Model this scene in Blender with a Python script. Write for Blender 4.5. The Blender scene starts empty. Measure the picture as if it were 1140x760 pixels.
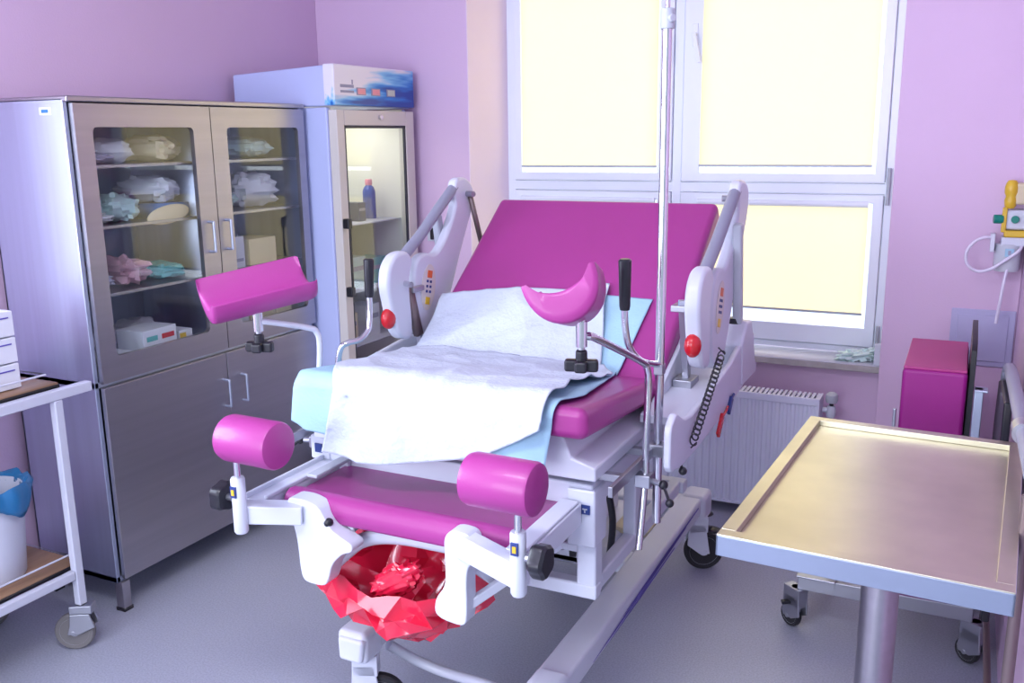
import bpy, bmesh, math, random
from mathutils import Vector, Matrix, noise
random.seed(7)
PI = math.pi
scn = bpy.context.scene
COL = scn.collection
sin, cos, rad = math.sin, math.cos, math.radians

# ------------------------------------------------------------------ materials
def newmat(name):
    m = bpy.data.materials.new(name); m.use_nodes = True
    return m, m.node_tree, m.node_tree.nodes['Principled BSDF']
def pmat(name, col, rough=.5, metal=0., var=.04, scale=6., bump=0., bscale=60., coat=0., stretch=None, spec=.5, subsurf=0.):
    m, nt, b = newmat(name)
    tc = nt.nodes.new('ShaderNodeTexCoord'); mp = nt.nodes.new('ShaderNodeMapping')
    nt.links.new(tc.outputs['Object'], mp.inputs[0])
    if stretch: mp.inputs['Scale'].default_value = stretch
    nz = nt.nodes.new('ShaderNodeTexNoise'); nz.inputs['Scale'].default_value = scale; nz.inputs['Detail'].default_value = 4
    nt.links.new(mp.outputs[0], nz.inputs['Vector'])
    rp = nt.nodes.new('ShaderNodeValToRGB')
    a = [max(0, c*(1-var)) for c in col]; d = [min(1, c*(1+var)) for c in col]
    rp.color_ramp.elements[0].position = .3; rp.color_ramp.elements[1].position = .7
    rp.color_ramp.elements[0].color = (*a, 1); rp.color_ramp.elements[1].color = (*d, 1)
    nt.links.new(nz.outputs['Fac'], rp.inputs[0]); nt.links.new(rp.outputs[0], b.inputs['Base Color'])
    b.inputs['Roughness'].default_value = rough; b.inputs['Metallic'].default_value = metal
    b.inputs['Coat Weight'].default_value = coat; b.inputs['Specular IOR Level'].default_value = spec
    if bump:
        n2 = nt.nodes.new('ShaderNodeTexNoise'); n2.inputs['Scale'].default_value = bscale; n2.inputs['Detail'].default_value = 3
        nt.links.new(mp.outputs[0], n2.inputs['Vector'])
        bp = nt.nodes.new('ShaderNodeBump'); bp.inputs['Strength'].default_value = bump; bp.inputs['Distance'].default_value = .01
        nt.links.new(n2.outputs['Fac'], bp.inputs['Height']); nt.links.new(bp.outputs[0], b.inputs['Normal'])
    return m
M = {}
M['wall'] = pmat('lilac_wall_paint', (.69,.50,.69), .6, var=.02, scale=2, bump=.08, bscale=140)
M['ceiling'] = pmat('white_ceiling_paint', (.75,.72,.78), .8, var=.01)
M['plastic'] = pmat('white_plastic', (.62,.65,.74), .32, var=.015)
M['enamel'] = pmat('white_enamel', (.58,.60,.70), .35, var=.02)
M['pvc'] = pmat('white_window_pvc', (.84,.90,1.0), .35, var=.01)
M['vinyl'] = pmat('magenta_vinyl', (.36,.036,.235), .42, var=.04, scale=3, bump=.05, bscale=220, coat=.12)
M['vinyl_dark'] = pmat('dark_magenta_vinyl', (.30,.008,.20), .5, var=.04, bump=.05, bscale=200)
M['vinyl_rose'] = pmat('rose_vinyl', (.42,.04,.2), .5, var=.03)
M['black'] = pmat('black_plastic', (.012,.012,.018), .35, var=.1)
M['rubber'] = pmat('black_rubber', (.02,.02,.024), .65, var=.1)
M['greyrubber'] = pmat('grey_rubber', (.17,.16,.16), .6)
M['greyplastic'] = pmat('grey_plastic', (.27,.28,.36), .4, var=.03)
M['lightgrey'] = pmat('light_grey_plastic', (.45,.48,.54), .4, var=.03)
M['brownrod'] = pmat('brown_grey_metal', (.2,.15,.15), .4, .4)
M['chrome'] = pmat('chrome', (.72,.73,.77), .16, 1., var=.02)
M['metal'] = pmat('grey_metal', (.42,.43,.48), .35, .9, var=.05)
M['steel'] = pmat('brushed_stainless', (.43,.41,.44), .36, 1., var=.05, scale=30, stretch=(1,.03,1), bump=.02, bscale=80)
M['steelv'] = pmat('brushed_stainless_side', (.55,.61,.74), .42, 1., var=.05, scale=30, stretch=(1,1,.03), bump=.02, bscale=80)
M['rimsteel'] = pmat('folded_steel_edge', (.34,.39,.50), .4, 1., var=.04)
M['tabletop'] = pmat('worn_stainless', (.60,.57,.44), .34, 1., var=.10, scale=5, bump=.05, bscale=9)
M['red'] = pmat('red_plastic', (.55,.012,.02), .25, var=.05, coat=.3)
M['bluedark'] = pmat('dark_blue_plastic', (.02,.045,.2), .4)
M['yellow'] = pmat('yellow_plastic', (.68,.45,.03), .35)
M['orange'] = pmat('orange_plastic', (.7,.14,.04), .4)
M['green'] = pmat('green_plastic', (.0,.22,.16), .35)
M['purple'] = pmat('violet_print', (.10,.07,.42), .4)
M['sheet'] = pmat('white_fleece', (.54,.60,.70), .9, var=.07, scale=5, bump=.45, bscale=60)
M['pad'] = pmat('light_blue_fleece', (.26,.50,.74), .85, var=.03, scale=20, bump=.15, bscale=120)
M['padw'] = pmat('pale_blue_fleece', (.36,.58,.72), .85, var=.03, scale=20, bump=.15, bscale=120)
M['bag'] = pmat('red_film', (.66,.012,.05), .18, var=.08, scale=8, coat=.4)
M['bagblue'] = pmat('blue_film', (.02,.16,.36), .3)
M['wood'] = pmat('wood_laminate', (.36,.21,.12), .4, var=.15, scale=9, stretch=(6,.6,6))
M['beige'] = pmat('beige_fridge_frame', (.66,.62,.58), .4, var=.01)
M['fridgeside'] = pmat('pale_blue_steel_sheet', (.50,.56,.86), .4, var=.01)
M['fridgein'] = pmat('fridge_liner', (.80,.79,.70), .5, var=.01)
M['radiator'] = pmat('radiator_enamel', (.72,.75,.90), .4, var=.01)
M['stone'] = pmat('sill_stone', (.42,.39,.38), .5, var=.15, scale=20)
M['sillwhite'] = pmat('sill_top', (.70,.74,.80), .4, var=.03)
M['panelpaint'] = pmat('access_panel_paint', (.48,.46,.68), .5, var=.01)
M['card'] = pmat('white_card', (.72,.74,.82), .6, var=.02)
M['cream'] = pmat('cream_card', (.66,.58,.40), .6, var=.03)
M['mint'] = pmat('mint_wrap', (.48,.66,.64), .5, var=.08)
M['lav'] = pmat('lavender_wrap', (.50,.50,.66), .5, var=.08)
M['paper'] = pmat('white_wrap', (.68,.70,.74), .45, var=.05)
M['pinkwrap'] = pmat('pink_wrap', (.6,.35,.42), .5, var=.1)
M['bluewrap'] = pmat('blue_wrap', (.03,.16,.5), .4)
M['teal'] = pmat('teal_card', (.1,.42,.42), .5)
M['navy'] = pmat('navy_wrap', (.02,.03,.12), .4)
M['tube'] = pmat('milky_tubing', (.72,.68,.82), .3, var=.01)
M['clear'] = pmat('milky_canister', (.55,.58,.64), .2, var=.03)
M['display'] = pmat('pink_display', (.8,.3,.35), .3)
M['displayg'] = pmat('grey_display', (.55,.6,.55), .3)
M['navyblue'] = pmat('dark_blue_bottle', (.04,.07,.35), .25)
M['ink'] = pmat('grey_ink', (.3,.3,.42), .5)
M['dark'] = pmat('dark_gap', (.03,.03,.045), .5)
# floor: speckled vinyl
def floormat():
    m, nt, b = newmat('speckled_vinyl_floor')
    tc = nt.nodes.new('ShaderNodeTexCoord')
    n1 = nt.nodes.new('ShaderNodeTexNoise'); n1.inputs['Scale'].default_value = 160; n1.inputs['Detail'].default_value = 2
    n2 = nt.nodes.new('ShaderNodeTexNoise'); n2.inputs['Scale'].default_value = 3; n2.inputs['Detail'].default_value = 3
    r1 = nt.nodes.new('ShaderNodeValToRGB'); r1.color_ramp.elements[0].position=.35; r1.color_ramp.elements[1].position=.65
    r1.color_ramp.elements[0].color=(.34,.36,.44,1); r1.color_ramp.elements[1].color=(.43,.45,.54,1)
    r2 = nt.nodes.new('ShaderNodeValToRGB'); r2.color_ramp.elements[0].color=(.94,.94,.95,1); r2.color_ramp.elements[1].color=(1,1,1,1)
    mx = nt.nodes.new('ShaderNodeMixRGB'); mx.blend_type='MULTIPLY'; mx.inputs[0].default_value=1
    for n in (n1,n2): nt.links.new(tc.outputs['Object'], n.inputs['Vector'])
    nt.links.new(n1.outputs['Fac'], r1.inputs[0]); nt.links.new(n2.outputs['Fac'], r2.inputs[0])
    nt.links.new(r1.outputs[0], mx.inputs[1]); nt.links.new(r2.outputs[0], mx.inputs[2]); nt.links.new(mx.outputs[0], b.inputs['Base Color'])
    b.inputs['Roughness'].default_value=.42
    return m
M['floor'] = floormat()
def glassmat(name, tint=(.93,.96,.96), refl=.10, rough=.02):
    m = bpy.data.materials.new(name); m.use_nodes = True; nt = m.node_tree; nt.nodes.clear()
    o = nt.nodes.new('ShaderNodeOutputMaterial'); mx = nt.nodes.new('ShaderNodeMixShader')
    t = nt.nodes.new('ShaderNodeBsdfTransparent'); g = nt.nodes.new('ShaderNodeBsdfGlossy')
    t.inputs[0].default_value=(*tint,1); g.inputs['Roughness'].default_value=rough
    lw = nt.nodes.new('ShaderNodeLayerWeight'); lw.inputs[0].default_value=.5
    pw = nt.nodes.new('ShaderNodeMath'); pw.operation='POWER'; pw.inputs[1].default_value=4; nt.links.new(lw.outputs['Facing'], pw.inputs[0])
    mt = nt.nodes.new('ShaderNodeMath'); mt.operation='MULTIPLY_ADD'; mt.inputs[1].default_value=.7; mt.inputs[2].default_value=refl; mt.use_clamp=True
    nt.links.new(pw.outputs[0], mt.inputs[0]); nt.links.new(mt.outputs[0], mx.inputs[0])
    nt.links.new(t.outputs[0], mx.inputs[1]); nt.links.new(g.outputs[0], mx.inputs[2]); nt.links.new(mx.outputs[0], o.inputs[0])
    return m
M['glass'] = glassmat('cabinet_glass', (.95,.97,.97), .045)
M['winglass'] = glassmat('window_glass', (.96,.98,.98), .02)
def blindmat():
    m = bpy.data.materials.new('cream_blind_fabric'); m.use_nodes=True; nt=m.node_tree; nt.nodes.clear()
    o = nt.nodes.new('ShaderNodeOutputMaterial'); mx = nt.nodes.new('ShaderNodeMixShader'); mx.inputs[0].default_value=.75
    d = nt.nodes.new('ShaderNodeBsdfDiffuse'); t = nt.nodes.new('ShaderNodeBsdfTranslucent')
    tc = nt.nodes.new('ShaderNodeTexCoord'); nz = nt.nodes.new('ShaderNodeTexNoise'); nz.inputs['Scale'].default_value=300
    rp = nt.nodes.new('ShaderNodeValToRGB'); rp.color_ramp.elements[0].color=(.93,.84,.60,1); rp.color_ramp.elements[1].color=(.96,.87,.64,1)
    nt.links.new(tc.outputs['Object'], nz.inputs['Vector']); nt.links.new(nz.outputs['Fac'], rp.inputs[0])
    nt.links.new(rp.outputs[0], d.inputs[0]); nt.links.new(rp.outputs[0], t.inputs[0])
    nt.links.new(d.outputs[0], mx.inputs[1]); nt.links.new(t.outputs[0], mx.inputs[2]); nt.links.new(mx.outputs[0], o.inputs[0])
    return m
M['blind'] = blindmat()
def decalmat():
    # printed header of the drug fridge: pale with blue swooshes
    m, nt, b = newmat('blue_swoosh_print')
    tc = nt.nodes.new('ShaderNodeTexCoord'); sx = nt.nodes.new('ShaderNodeSeparateXYZ')
    nt.links.new(tc.outputs['Generated'], sx.inputs[0])
    wv = nt.nodes.new('ShaderNodeTexNoise'); wv.inputs['Scale'].default_value=2.2; wv.inputs['Detail'].default_value=2
    mp = nt.nodes.new('ShaderNodeMapping'); mp.inputs['Scale'].default_value=(1,1,2.2); mp.inputs['Rotation'].default_value=(.5,0,0)
    nt.links.new(tc.outputs['Generated'], mp.inputs[0]); nt.links.new(mp.outputs[0], wv.inputs['Vector'])
    a = nt.nodes.new('ShaderNodeMath'); a.operation='MULTIPLY_ADD'; a.inputs[1].default_value=.75; a.inputs[2].default_value=-.08
    nt.links.new(sx.outputs['Y'], a.inputs[0])
    c = nt.nodes.new('ShaderNodeMath'); c.operation='MULTIPLY_ADD'; c.inputs[1].default_value=-.75; nt.links.new(sx.outputs['Z'], c.inputs[0]); nt.links.new(a.outputs[0], c.inputs[2])
    d = nt.nodes.new('ShaderNodeMath'); d.operation='MULTIPLY_ADD'; d.inputs[1].default_value=1.3; nt.links.new(wv.outputs['Fac'], d.inputs[0]); nt.links.new(c.outputs[0], d.inputs[2])
    r = nt.nodes.new('ShaderNodeValToRGB'); e=r.color_ramp.elements
    e[0].position=.34; e[0].color=(.80,.78,.86,1); e[1].position=.95; e[1].color=(.01,.06,.35,1)
    x=e.new(.55); x.color=(.22,.55,.85,1); x=e.new(.75); x.color=(.02,.22,.65,1)
    nt.links.new(d.outputs[0], r.inputs[0]); nt.links.new(r.outputs[0], b.inputs['Base Color']); b.inputs['Roughness'].default_value=.3
    return m
M['decal'] = decalmat()

# ------------------------------------------------------------------ mesh helpers
ORG = {}   # object -> world matrix of its thing (rotation about z and location)
def orient(d):
    d = Vector(d).normalized(); return d.to_track_quat('Z','Y').to_matrix()
class MB:
    def __init__(s): s.v=[]; s.f=[]
    def add(s, vs, fs):
        o=len(s.v); s.v += [Vector(p) for p in vs]; s.f += [tuple(i+o for i in f) for f in fs]; return s
    def box(s, x0,x1,y0,y1,z0,z1):
        return s.add([(x,y,z) for z in (z0,z1) for y in (y0,y1) for x in (x0,x1)],
            [(0,2,3,1),(4,5,7,6),(0,1,5,4),(2,6,7,3),(0,4,6,2),(1,3,7,5)])
    def obox(s, c, size, rx=0, ry=0, rz=0):
        R = Matrix.Rotation(rz,3,'Z') @ Matrix.Rotation(ry,3,'Y') @ Matrix.Rotation(rx,3,'X')
        c=Vector(c); h=[a/2 for a in size]
        vs=[c+R@Vector((i*h[0],j*h[1],k*h[2])) for k in (-1,1) for j in (-1,1) for i in (-1,1)]
        return s.add(vs,[(0,2,3,1),(4,5,7,6),(0,1,5,4),(2,6,7,3),(0,4,6,2),(1,3,7,5)])
    def bar(s, p, q, w, h, up=(0,0,1)):
        p=Vector(p); q=Vector(q); d=(q-p).normalized(); u=Vector(up); r=d.cross(u).normalized(); u=r.cross(d)
        vs=[]
        for e in (p,q):
            for a,b in ((-1,-1),(1,-1),(1,1),(-1,1)): vs.append(e+r*a*w/2+u*b*h/2)
        return s.add(vs,[(0,1,2,3),(7,6,5,4),(0,4,5,1),(1,5,6,2),(2,6,7,3),(3,7,4,0)])
    def cyl(s, p, q, r, r2=None, n=24):
        r2 = r if r2 is None else r2; p=Vector(p); q=Vector(q); R=orient(q-p); vs=[]
        for c,rr in ((p,r),(q,r2)):
            vs += [c+R@Vector((rr*cos(2*PI*i/n), rr*sin(2*PI*i/n),0)) for i in range(n)]
        fs=[(i,(i+1)%n,n+(i+1)%n,n+i) for i in range(n)]+[tuple(range(n-1,-1,-1)),tuple(range(n,2*n))]
        return s.add(vs,fs)
    def lathe(s, prof, c=(0,0,0), ax=(0,0,1), n=28):
        # prof: (radius, height) pairs; capped where radius is 0
        R=orient(ax); c=Vector(c); vs=[]; m=len(prof)
        for r,h in prof: vs += [c+R@Vector((max(r,1e-5)*cos(2*PI*i/n), max(r,1e-5)*sin(2*PI*i/n), h)) for i in range(n)]
        fs=[(j*n+i, j*n+(i+1)%n, (j+1)*n+(i+1)%n, (j+1)*n+i) for j in range(m-1) for i in range(n)]
        fs += [tuple(range(n-1,-1,-1)), tuple(range((m-1)*n, m*n))]
        return s.add(vs,fs)
    def tube(s, pts, r, n=14, sub=6, closed=False, flat=1.):
        P=[Vector(p) for p in pts]
        if sub>1 and len(P)>2:
            Q=[]; L=len(P); rng = range(L) if closed else range(L-1)
            for i in rng:
                p0=P[(i-1)%L] if (closed or i>0) else P[0]; p1=P[i]; p2=P[(i+1)%L]; p3=P[(i+2)%L] if (closed or i+2<L) else P[-1]
                for k in range(sub):
                    t=k/sub; Q.append(.5*((2*p1)+(p2-p0)*t+(2*p0-5*p1+4*p2-p3)*t*t+(3*p1-p0-3*p2+p3)*t**3))
            if not closed: Q.append(P[-1])
            P=Q
        L=len(P); vs=[]; prev=None
        for i,p in enumerate(P):
            if closed: d=(P[(i+1)%L]-P[(i-1)%L])
            else: d=(P[min(i+1,L-1)]-P[max(i-1,0)])
            d.normalize()
            if prev is None:
                a=Vector((0,0,1)) if abs(d.z)<.9 else Vector((1,0,0)); u=d.cross(a).normalized()
            else: u=(prev-d*prev.dot(d)).normalized()
            prev=u; w=d.cross(u); rr=r if not callable(r) else r(i/(L-1))
            vs += [p+(u*cos(2*PI*k/n)*flat+w*sin(2*PI*k/n))*rr for k in range(n)]
        fs=[(i*n+k, i*n+(k+1)%n, (i+1)*n+(k+1)%n, (i+1)*n+k) for i in range(L-1) for k in range(n)]
        if closed: fs += [((L-1)*n+k,(L-1)*n+(k+1)%n,(k+1)%n,k) for k in range(n)]
        else: fs += [tuple(range(n-1,-1,-1)), tuple(range((L-1)*n,L*n))]
        return s.add(vs,fs)
    def prism(s, poly, axis, a, b):
        # poly in the two other axes in x,y,z order
        n=len(poly)
        def P(p,t): return {'x':(t,p[0],p[1]),'y':(p[0],t,p[1]),'z':(p[0],p[1],t)}[axis]
        return s.add([P(p,a) for p in poly]+[P(p,b) for p in poly],
            [tuple(range(n)), tuple(range(2*n-1,n-1,-1))]+[(i,n+i,n+(i+1)%n,(i+1)%n) for i in range(n)])
    def grid(s, fn, nu, nv, wrap=False):
        vs=[fn(i/nu,j/nv) for j in range(nv+1) for i in range(nu+1)]; w=nu+1
        return s.add(vs,[(j*w+i,j*w+i+1,(j+1)*w+i+1,(j+1)*w+i) for j in range(nv) for i in range(nu)])
    def ball(s, c, r, n=16):
        rx,ry,rz = r if isinstance(r,(tuple,list)) else (r,r,r); c=Vector(c); m=n//2; vs=[]
        for j in range(m+1):
            t=PI*j/m
            vs += [c+Vector((rx*sin(t)*cos(2*PI*i/n), ry*sin(t)*sin(2*PI*i/n), rz*cos(t))) for i in range(n)]
        return s.add(vs,[(j*n+i,(j+1)*n+i,(j+1)*n+(i+1)%n,j*n+(i+1)%n) for j in range(m) for i in range(n)])
    def xf(s, mat):
        s.v=[mat@v for v in s.v]; return s
    def build(s, name, mat, parent=None, bevel=0., seg=3, smooth=True, solid=0., sub=0, world=True, ang=40):
        me=bpy.data.meshes.new(name); inv=Matrix.Identity(4)
        if parent is not None and world: inv=ORG[parent].inverted()
        me.from_pydata([inv@v for v in s.v],[],s.f)
        bm=bmesh.new(); bm.from_mesh(me)
        if not bevel: bmesh.ops.remove_doubles(bm, verts=bm.verts, dist=1e-6)
        bmesh.ops.recalc_face_normals(bm, faces=bm.faces)
        for e in bm.edges:
            if smooth and not bevel and len(e.link_faces)==2 and e.calc_face_angle(0)>rad(ang): e.smooth=False
        bm.to_mesh(me); bm.free()
        for p in me.polygons: p.use_smooth=smooth
        me.materials.append(M[mat] if isinstance(mat,str) else mat)
        o=bpy.data.objects.new(name, me); COL.objects.link(o)
        if solid: md=o.modifiers.new('solid','SOLIDIFY'); md.thickness=solid; md.offset=0
        if bevel:
            md=o.modifiers.new('bevel','BEVEL'); md.width=bevel; md.segments=seg; md.limit_method='ANGLE'; md.angle_limit=rad(35); md.harden_normals=True
        if sub: md=o.modifiers.new('sub','SUBSURF'); md.levels=sub; md.render_levels=sub
        if parent is not None:
            o.parent=parent; ORG[o]=ORG[parent]
        else: ORG[o]=Matrix.Identity(4)
        return o
def rnd(poly, it=2, k=.25):
    for _ in range(it):
        out=[]; n=len(poly)
        for i in range(n):
            a,b=poly[i],poly[(i+1)%n]
            out.append((a[0]+(b[0]-a[0])*k,a[1]+(b[1]-a[1])*k)); out.append((a[0]+(b[0]-a[0])*(1-k),a[1]+(b[1]-a[1])*(1-k)))
        poly=out
    return poly
def thing(name, label, cat, loc=(0,0,0), rz=0, group=None):
    o=bpy.data.objects.new(name,None); COL.objects.link(o); o.location=loc; o.rotation_euler=(0,0,rz); o.empty_display_size=.1
    o['label']=label; o['category']=cat
    if group: o['group']=group
    ORG[o]=Matrix.Translation(loc)@Matrix.Rotation(rz,4,'Z'); return o
def tag(o, label, cat, group=None):
    o['label']=label; o['category']=cat
    if group: o['group']=group
    return o
def struct(o): o['kind']='structure'; return o
def recenter(o):
    # put a one-mesh thing's origin at its base
    me=o.data; xs=[v.co for v in me.vertices]
    c=Vector((sum(v.x for v in xs)/len(xs), sum(v.y for v in xs)/len(xs), min(v.z for v in xs)))
    for v in me.vertices: v.co -= c
    o.location=c; ORG[o]=Matrix.Translation(c); return o
def crumple(c, size, rz=0, seed=0, amp=.25, n=26, flat=3., rx=0, ry=0):
    # a crumpled closed pouch / bag shape
    mb=MB(); R=Matrix.Rotation(rz,3,'Z')@Matrix.Rotation(ry,3,'Y')@Matrix.Rotation(rx,3,'X'); c=Vector(c)
    def se(x,p): return math.copysign(abs(x)**p, x)
    m=n//2; vs=[]
    for j in range(m+1):
        t=PI*j/m
        for i in range(n):
            a=2*PI*i/n
            d=Vector((se(sin(t),.8)*se(cos(a),.55), se(sin(t),.8)*se(sin(a),.55), se(cos(t),1.)))
            q=d*1.7+Vector((seed*7.3,seed*3.1,seed))
            k=1+amp*(abs(noise.noise(q*1.3))*2-.6)+amp*.5*noise.noise(q*3.1)
            vs.append(c+R@Vector((d.x*size[0]/2*k, d.y*size[1]/2*k, d.z*size[2]/2*k)))
    mb.add(vs,[(j*n+i,(j+1)*n+i,(j+1)*n+(i+1)%n,j*n+(i+1)%n) for j in range(m) for i in range(n)])
    return mb

# ------------------------------------------------------------------ room
WX, WY, RX = -3.13, 4.08, .205      # left wall, window wall, right wall
FY = 4.39                            # window frame face
mb=MB().box(-3.4,2.2,-2.6,4.3,-.05,0); struct(mb.build('floor','floor',smooth=False))
mb=MB().box(-3.4,2.2,-2.6,4.9,2.9,2.98); struct(mb.build('ceiling','ceiling',smooth=False))
mb=MB().box(WX-.12,WX,1.45,4.9,0,2.9).box(WX-.12,WX,-2.6,.15,0,2.9).box(WX-.12,WX,.15,1.45,0,.95).box(WX-.12,WX,.15,1.45,2.35,2.9); struct(mb.build('wall_left','wall',smooth=False))  # out-of-view opening added in the left wall for the side fill
w2=MB()
for a_,b_,c_,d_ in ((.15,.21,.95,2.35),(1.39,1.45,.95,2.35),(.205,1.395,.95,1.01),(.205,1.395,2.29,2.35),(.77,.83,1.005,2.295)): w2.box(WX-.09,WX-.03,a_,b_,c_,d_)
struct(w2.build('added_window','pvc',bevel=.003))  # unseen window frame, added around the side fill light
mb=MB().box(RX,RX+.1,1.75,4.9,0,2.9); struct(mb.build('wall_right','wall',smooth=False))
mb=MB()
mb.prism([(WX,WY),(-2.24,WY),(-2.18,FY+.02),(-2.18,4.55),(WX,4.55)],'z',0,2.9)
mb.prism([(-.287,WY),(RX,WY),(RX,4.55),(-.285,4.55)],'z',0,2.9)
mb.box(-2.22,-.28,4.23,4.55,0,.672)
mb.box(-2.22,-.28,WY,4.55,2.62,2.9)
struct(mb.build('wall_back','wall',smooth=False,bevel=.004,seg=2))
M['reveal']=pmat('pale_reveal',(.86,.74,.84),.55,var=.01)  # thin slab over the left reveal, paler than the walls
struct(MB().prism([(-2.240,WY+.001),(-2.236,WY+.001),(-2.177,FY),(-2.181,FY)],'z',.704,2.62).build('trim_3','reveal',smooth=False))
struct(MB().box(-2.21,-.287,4.17,4.40,.672,.70).build('trim_1','stone',bevel=.004))
struct(MB().box(-2.205,-.287,4.172,4.40,.70,.704).build('trim_2','sillwhite'))
# PVC window with two upper sashes and two lower ones
XL,XR=-2.18,-.285
w=MB()
w.box(XL,XL+.045,FY,FY+.07,.705,2.62); w.box(XR-.055,XR,FY,FY+.07,.705,2.62)
w.box(XL+.01,XR-.01,FY+.0004,FY+.0696,.706,.735); w.box(XL+.01,XR-.01,FY+.0004,FY+.0696,2.57,2.621)
w.box(XL+.02,XR-.02,FY+.0005,FY+.0695,1.425,1.472); w.box(-1.30,-1.255,FY-.0005,FY+.0705,.72,2.59)
win=struct(w.build('window_1','pvc',bevel=.004,seg=2)); ORG[win]=Matrix.Identity(4)
sashes=[(XL+.045,-1.30,1.472,2.57),(-1.255,XR-.055,1.472,2.57),(XL+.045,-1.30,.735,1.425),(-1.255,XR-.055,.735,1.425)]
gl=[(-2.095,-1.37,1.515,2.5),(-1.165,-.385,1.515,2.5),(-2.095,-1.37,.825,1.385),(-1.165,-.385,.825,1.385)]
for (a,b,c,d),(e,f,g,h) in zip(sashes,gl):
    s=MB(); y0=FY-.012; y1=FY+.05
    s.box(a+.002,e,y0,y1,c+.002,d-.002); s.box(f,b-.002,y0,y1,c+.002,d-.002); s.box(e-.01,f+.01,y0+.0005,y1-.0005,c+.0025,g); s.box(e-.01,f+.01,y0+.0005,y1-.0005,h,d-.0025)
    so=s.build('sash','pvc',win,bevel=.005,seg=2)
    MB().box(e-.005,f+.005,FY+.02,FY+.026,g-.005,h+.005).build('pane','winglass',so,smooth=False)
for x,z in ((-1.325,2.13),(-1.20,2.14)):
    h=MB(); h.box(x-.012,x+.012,FY-.02,FY-.01,z-.05,z+.05); h.cyl((x,FY-.012,z),(x,FY-.05,z),.009); h.bar((x,FY-.05,z+.008),(x+(.03 if x>-1.3 else 0),FY-.052,z-.125),.018,.012,up=(0,1,0))
    h.build('window_handle','pvc',win,bevel=.003)
for z in (1.50,1.42,.80):
    MB().cyl((XR-.04,FY-.018,z-.04),(XR-.04,FY-.018,z+.04),.008,n=12).build('hinge','lightgrey',win)
# roller blinds
def blind(x0,x1,z0,z1,label):
    t=thing('roller_blind',label,'blind',((x0+x1)/2,FY-.02,z0),0,'cream roller blinds on the window sashes')
    MB().box(x0,x1,FY-.0145,FY-.0135,z0+.006,z1).build('blind_fabric','blind',t,smooth=False)
    MB().box(x0-.002,x1+.002,FY-.019,FY-.012,z0-.004,z0+.006).build('bottom_bar','lightgrey',t,bevel=.001)
    MB().cyl((x0,FY-.03,z1+.01),(x1,FY-.03,z1+.01),.014).build('roller_tube','pvc',t)
blind(-2.09,-1.375,1.543,2.535,'upper left cream roller blind, pulled down behind the bed')
blind(-1.165,-.40,1.548,2.535,'upper right cream roller blind beside the window mullion and handle')
blind(-1.165,-.40,.888,1.372,'lower right cream roller blind just above the sill corner')
blind(-2.09,-1.375,.888,1.372,'lower left cream roller blind hidden behind the magenta backrest')

# radiator
t=thing('radiator','white panel radiator under the window sill, behind the bed','radiator',(-1.2,4.05,.0))
def radf(u,v):
    x=-1.93+u*1.42; k=(u*1.42/.0333)%1; d=.004*(1 if .25<k<.75 else 0)
    return Vector((x,3.985-d,.055+v*.50))
p=MB().grid(radf,260,1); p.build('ridged_panel','radiator',t,smooth=False)
q=MB(); q.box(-1.93,-.51,3.99,4.10,.05,.075); q.box(-1.935,-1.925,3.98,4.10,.05,.575); q.box(-.515,-.505,3.98,4.10,.05,.58); q.box(-1.93,-.51,4.09,4.10,.05,.57)
q.box(-1.93,-.51,3.978,3.99,.05,.062); q.box(-1.93,-.51,3.978,3.99,.55,.582)
q.build('casing','radiator',t,bevel=.003,seg=2)
g=MB()
for i in range(70): x=-1.92+i*.0202; g.box(x,x+.012,3.99,4.09,.575,.58)
g.build('top_grille','radiator',t,smooth=False)
v=MB(); v.cyl((-.50,4.05,.52),(-.46,4.05,.52),.012); v.lathe([(.0,0),(.017,0),(.02,.01),(.02,.035),(.016,.05),(0,.052)],(-.465,4.05,.49)); vo=v.build('thermostat_valve','plastic',t)
MB().lathe([(0,0),(.022,0),(.026,.012),(.025,.035),(.014,.045),(0,.046)],(-.465,4.05,.555)).build('thermostat_knob','lightgrey',vo)
MB().cyl((-.465,4.05,.525),(-.465,4.05,.556),.009).build('valve_neck','black',vo)
MB().cyl((-.465,4.05,.49),(-.465,4.05,.0),.009).build('pipe','plastic',t)
for xq in (-1.9,-.56): MB().box(xq,xq+.02,4.0,4.09,.0,.055).build('foot_bracket','radiator',t)

# ------------------------------------------------------------------ delivery bed
CX=-1.235
bed=thing('delivery_bed','magenta and white adjustable delivery bed with side rails, standing in front of the window','bed',(CX,2.7,0))
# cushions
BT=[(2.60,.955),(3.285,1.462)]     # backrest surface in y,z
bd=Vector((0,BT[1][0]-BT[0][0],BT[1][1]-BT[0][1])); bl=bd.length; bdn=bd.normalized(); bn=Vector((0,-bdn.z,bdn.y))
TH=.075
b0=Vector((0,BT[0][0],BT[0][1]))
def slab(x0,x1,a,b,t0,t1):   # along the backrest: a..b length, t0..t1 depth below its surface
    mb=MB(); vs=[]
    for t in (t1,t0):
        for s in (a,b):
            for x in (x0,x1): vs.append(Vector((x,0,0))+b0+bdn*s-bn*t)
    return mb.add(vs,[(0,2,3,1),(4,5,7,6),(0,1,5,4),(2,6,7,3),(0,4,6,2),(1,3,7,5)])
slab(-1.665,-.80,-.02,bl,0,TH).build('backrest_cushion','vinyl',bed,bevel=.022,seg=5)
slab(-1.63,-.835,.0,bl-.02,TH,TH+.03).build('backrest_board','plastic',bed,bevel=.006)
mb=MB(); x0,x1=-1.665,-.805
mb.add([(x,y,z) for y,zt,zb in ((2.03,1.04,.955),(2.64,.97,.90)) for z in (zb,zt) for x in (x0,x1)],[(0,1,3,2),(4,6,7,5),(0,4,5,1),(2,3,7,6),(0,2,6,4),(1,5,7,3)])
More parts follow.
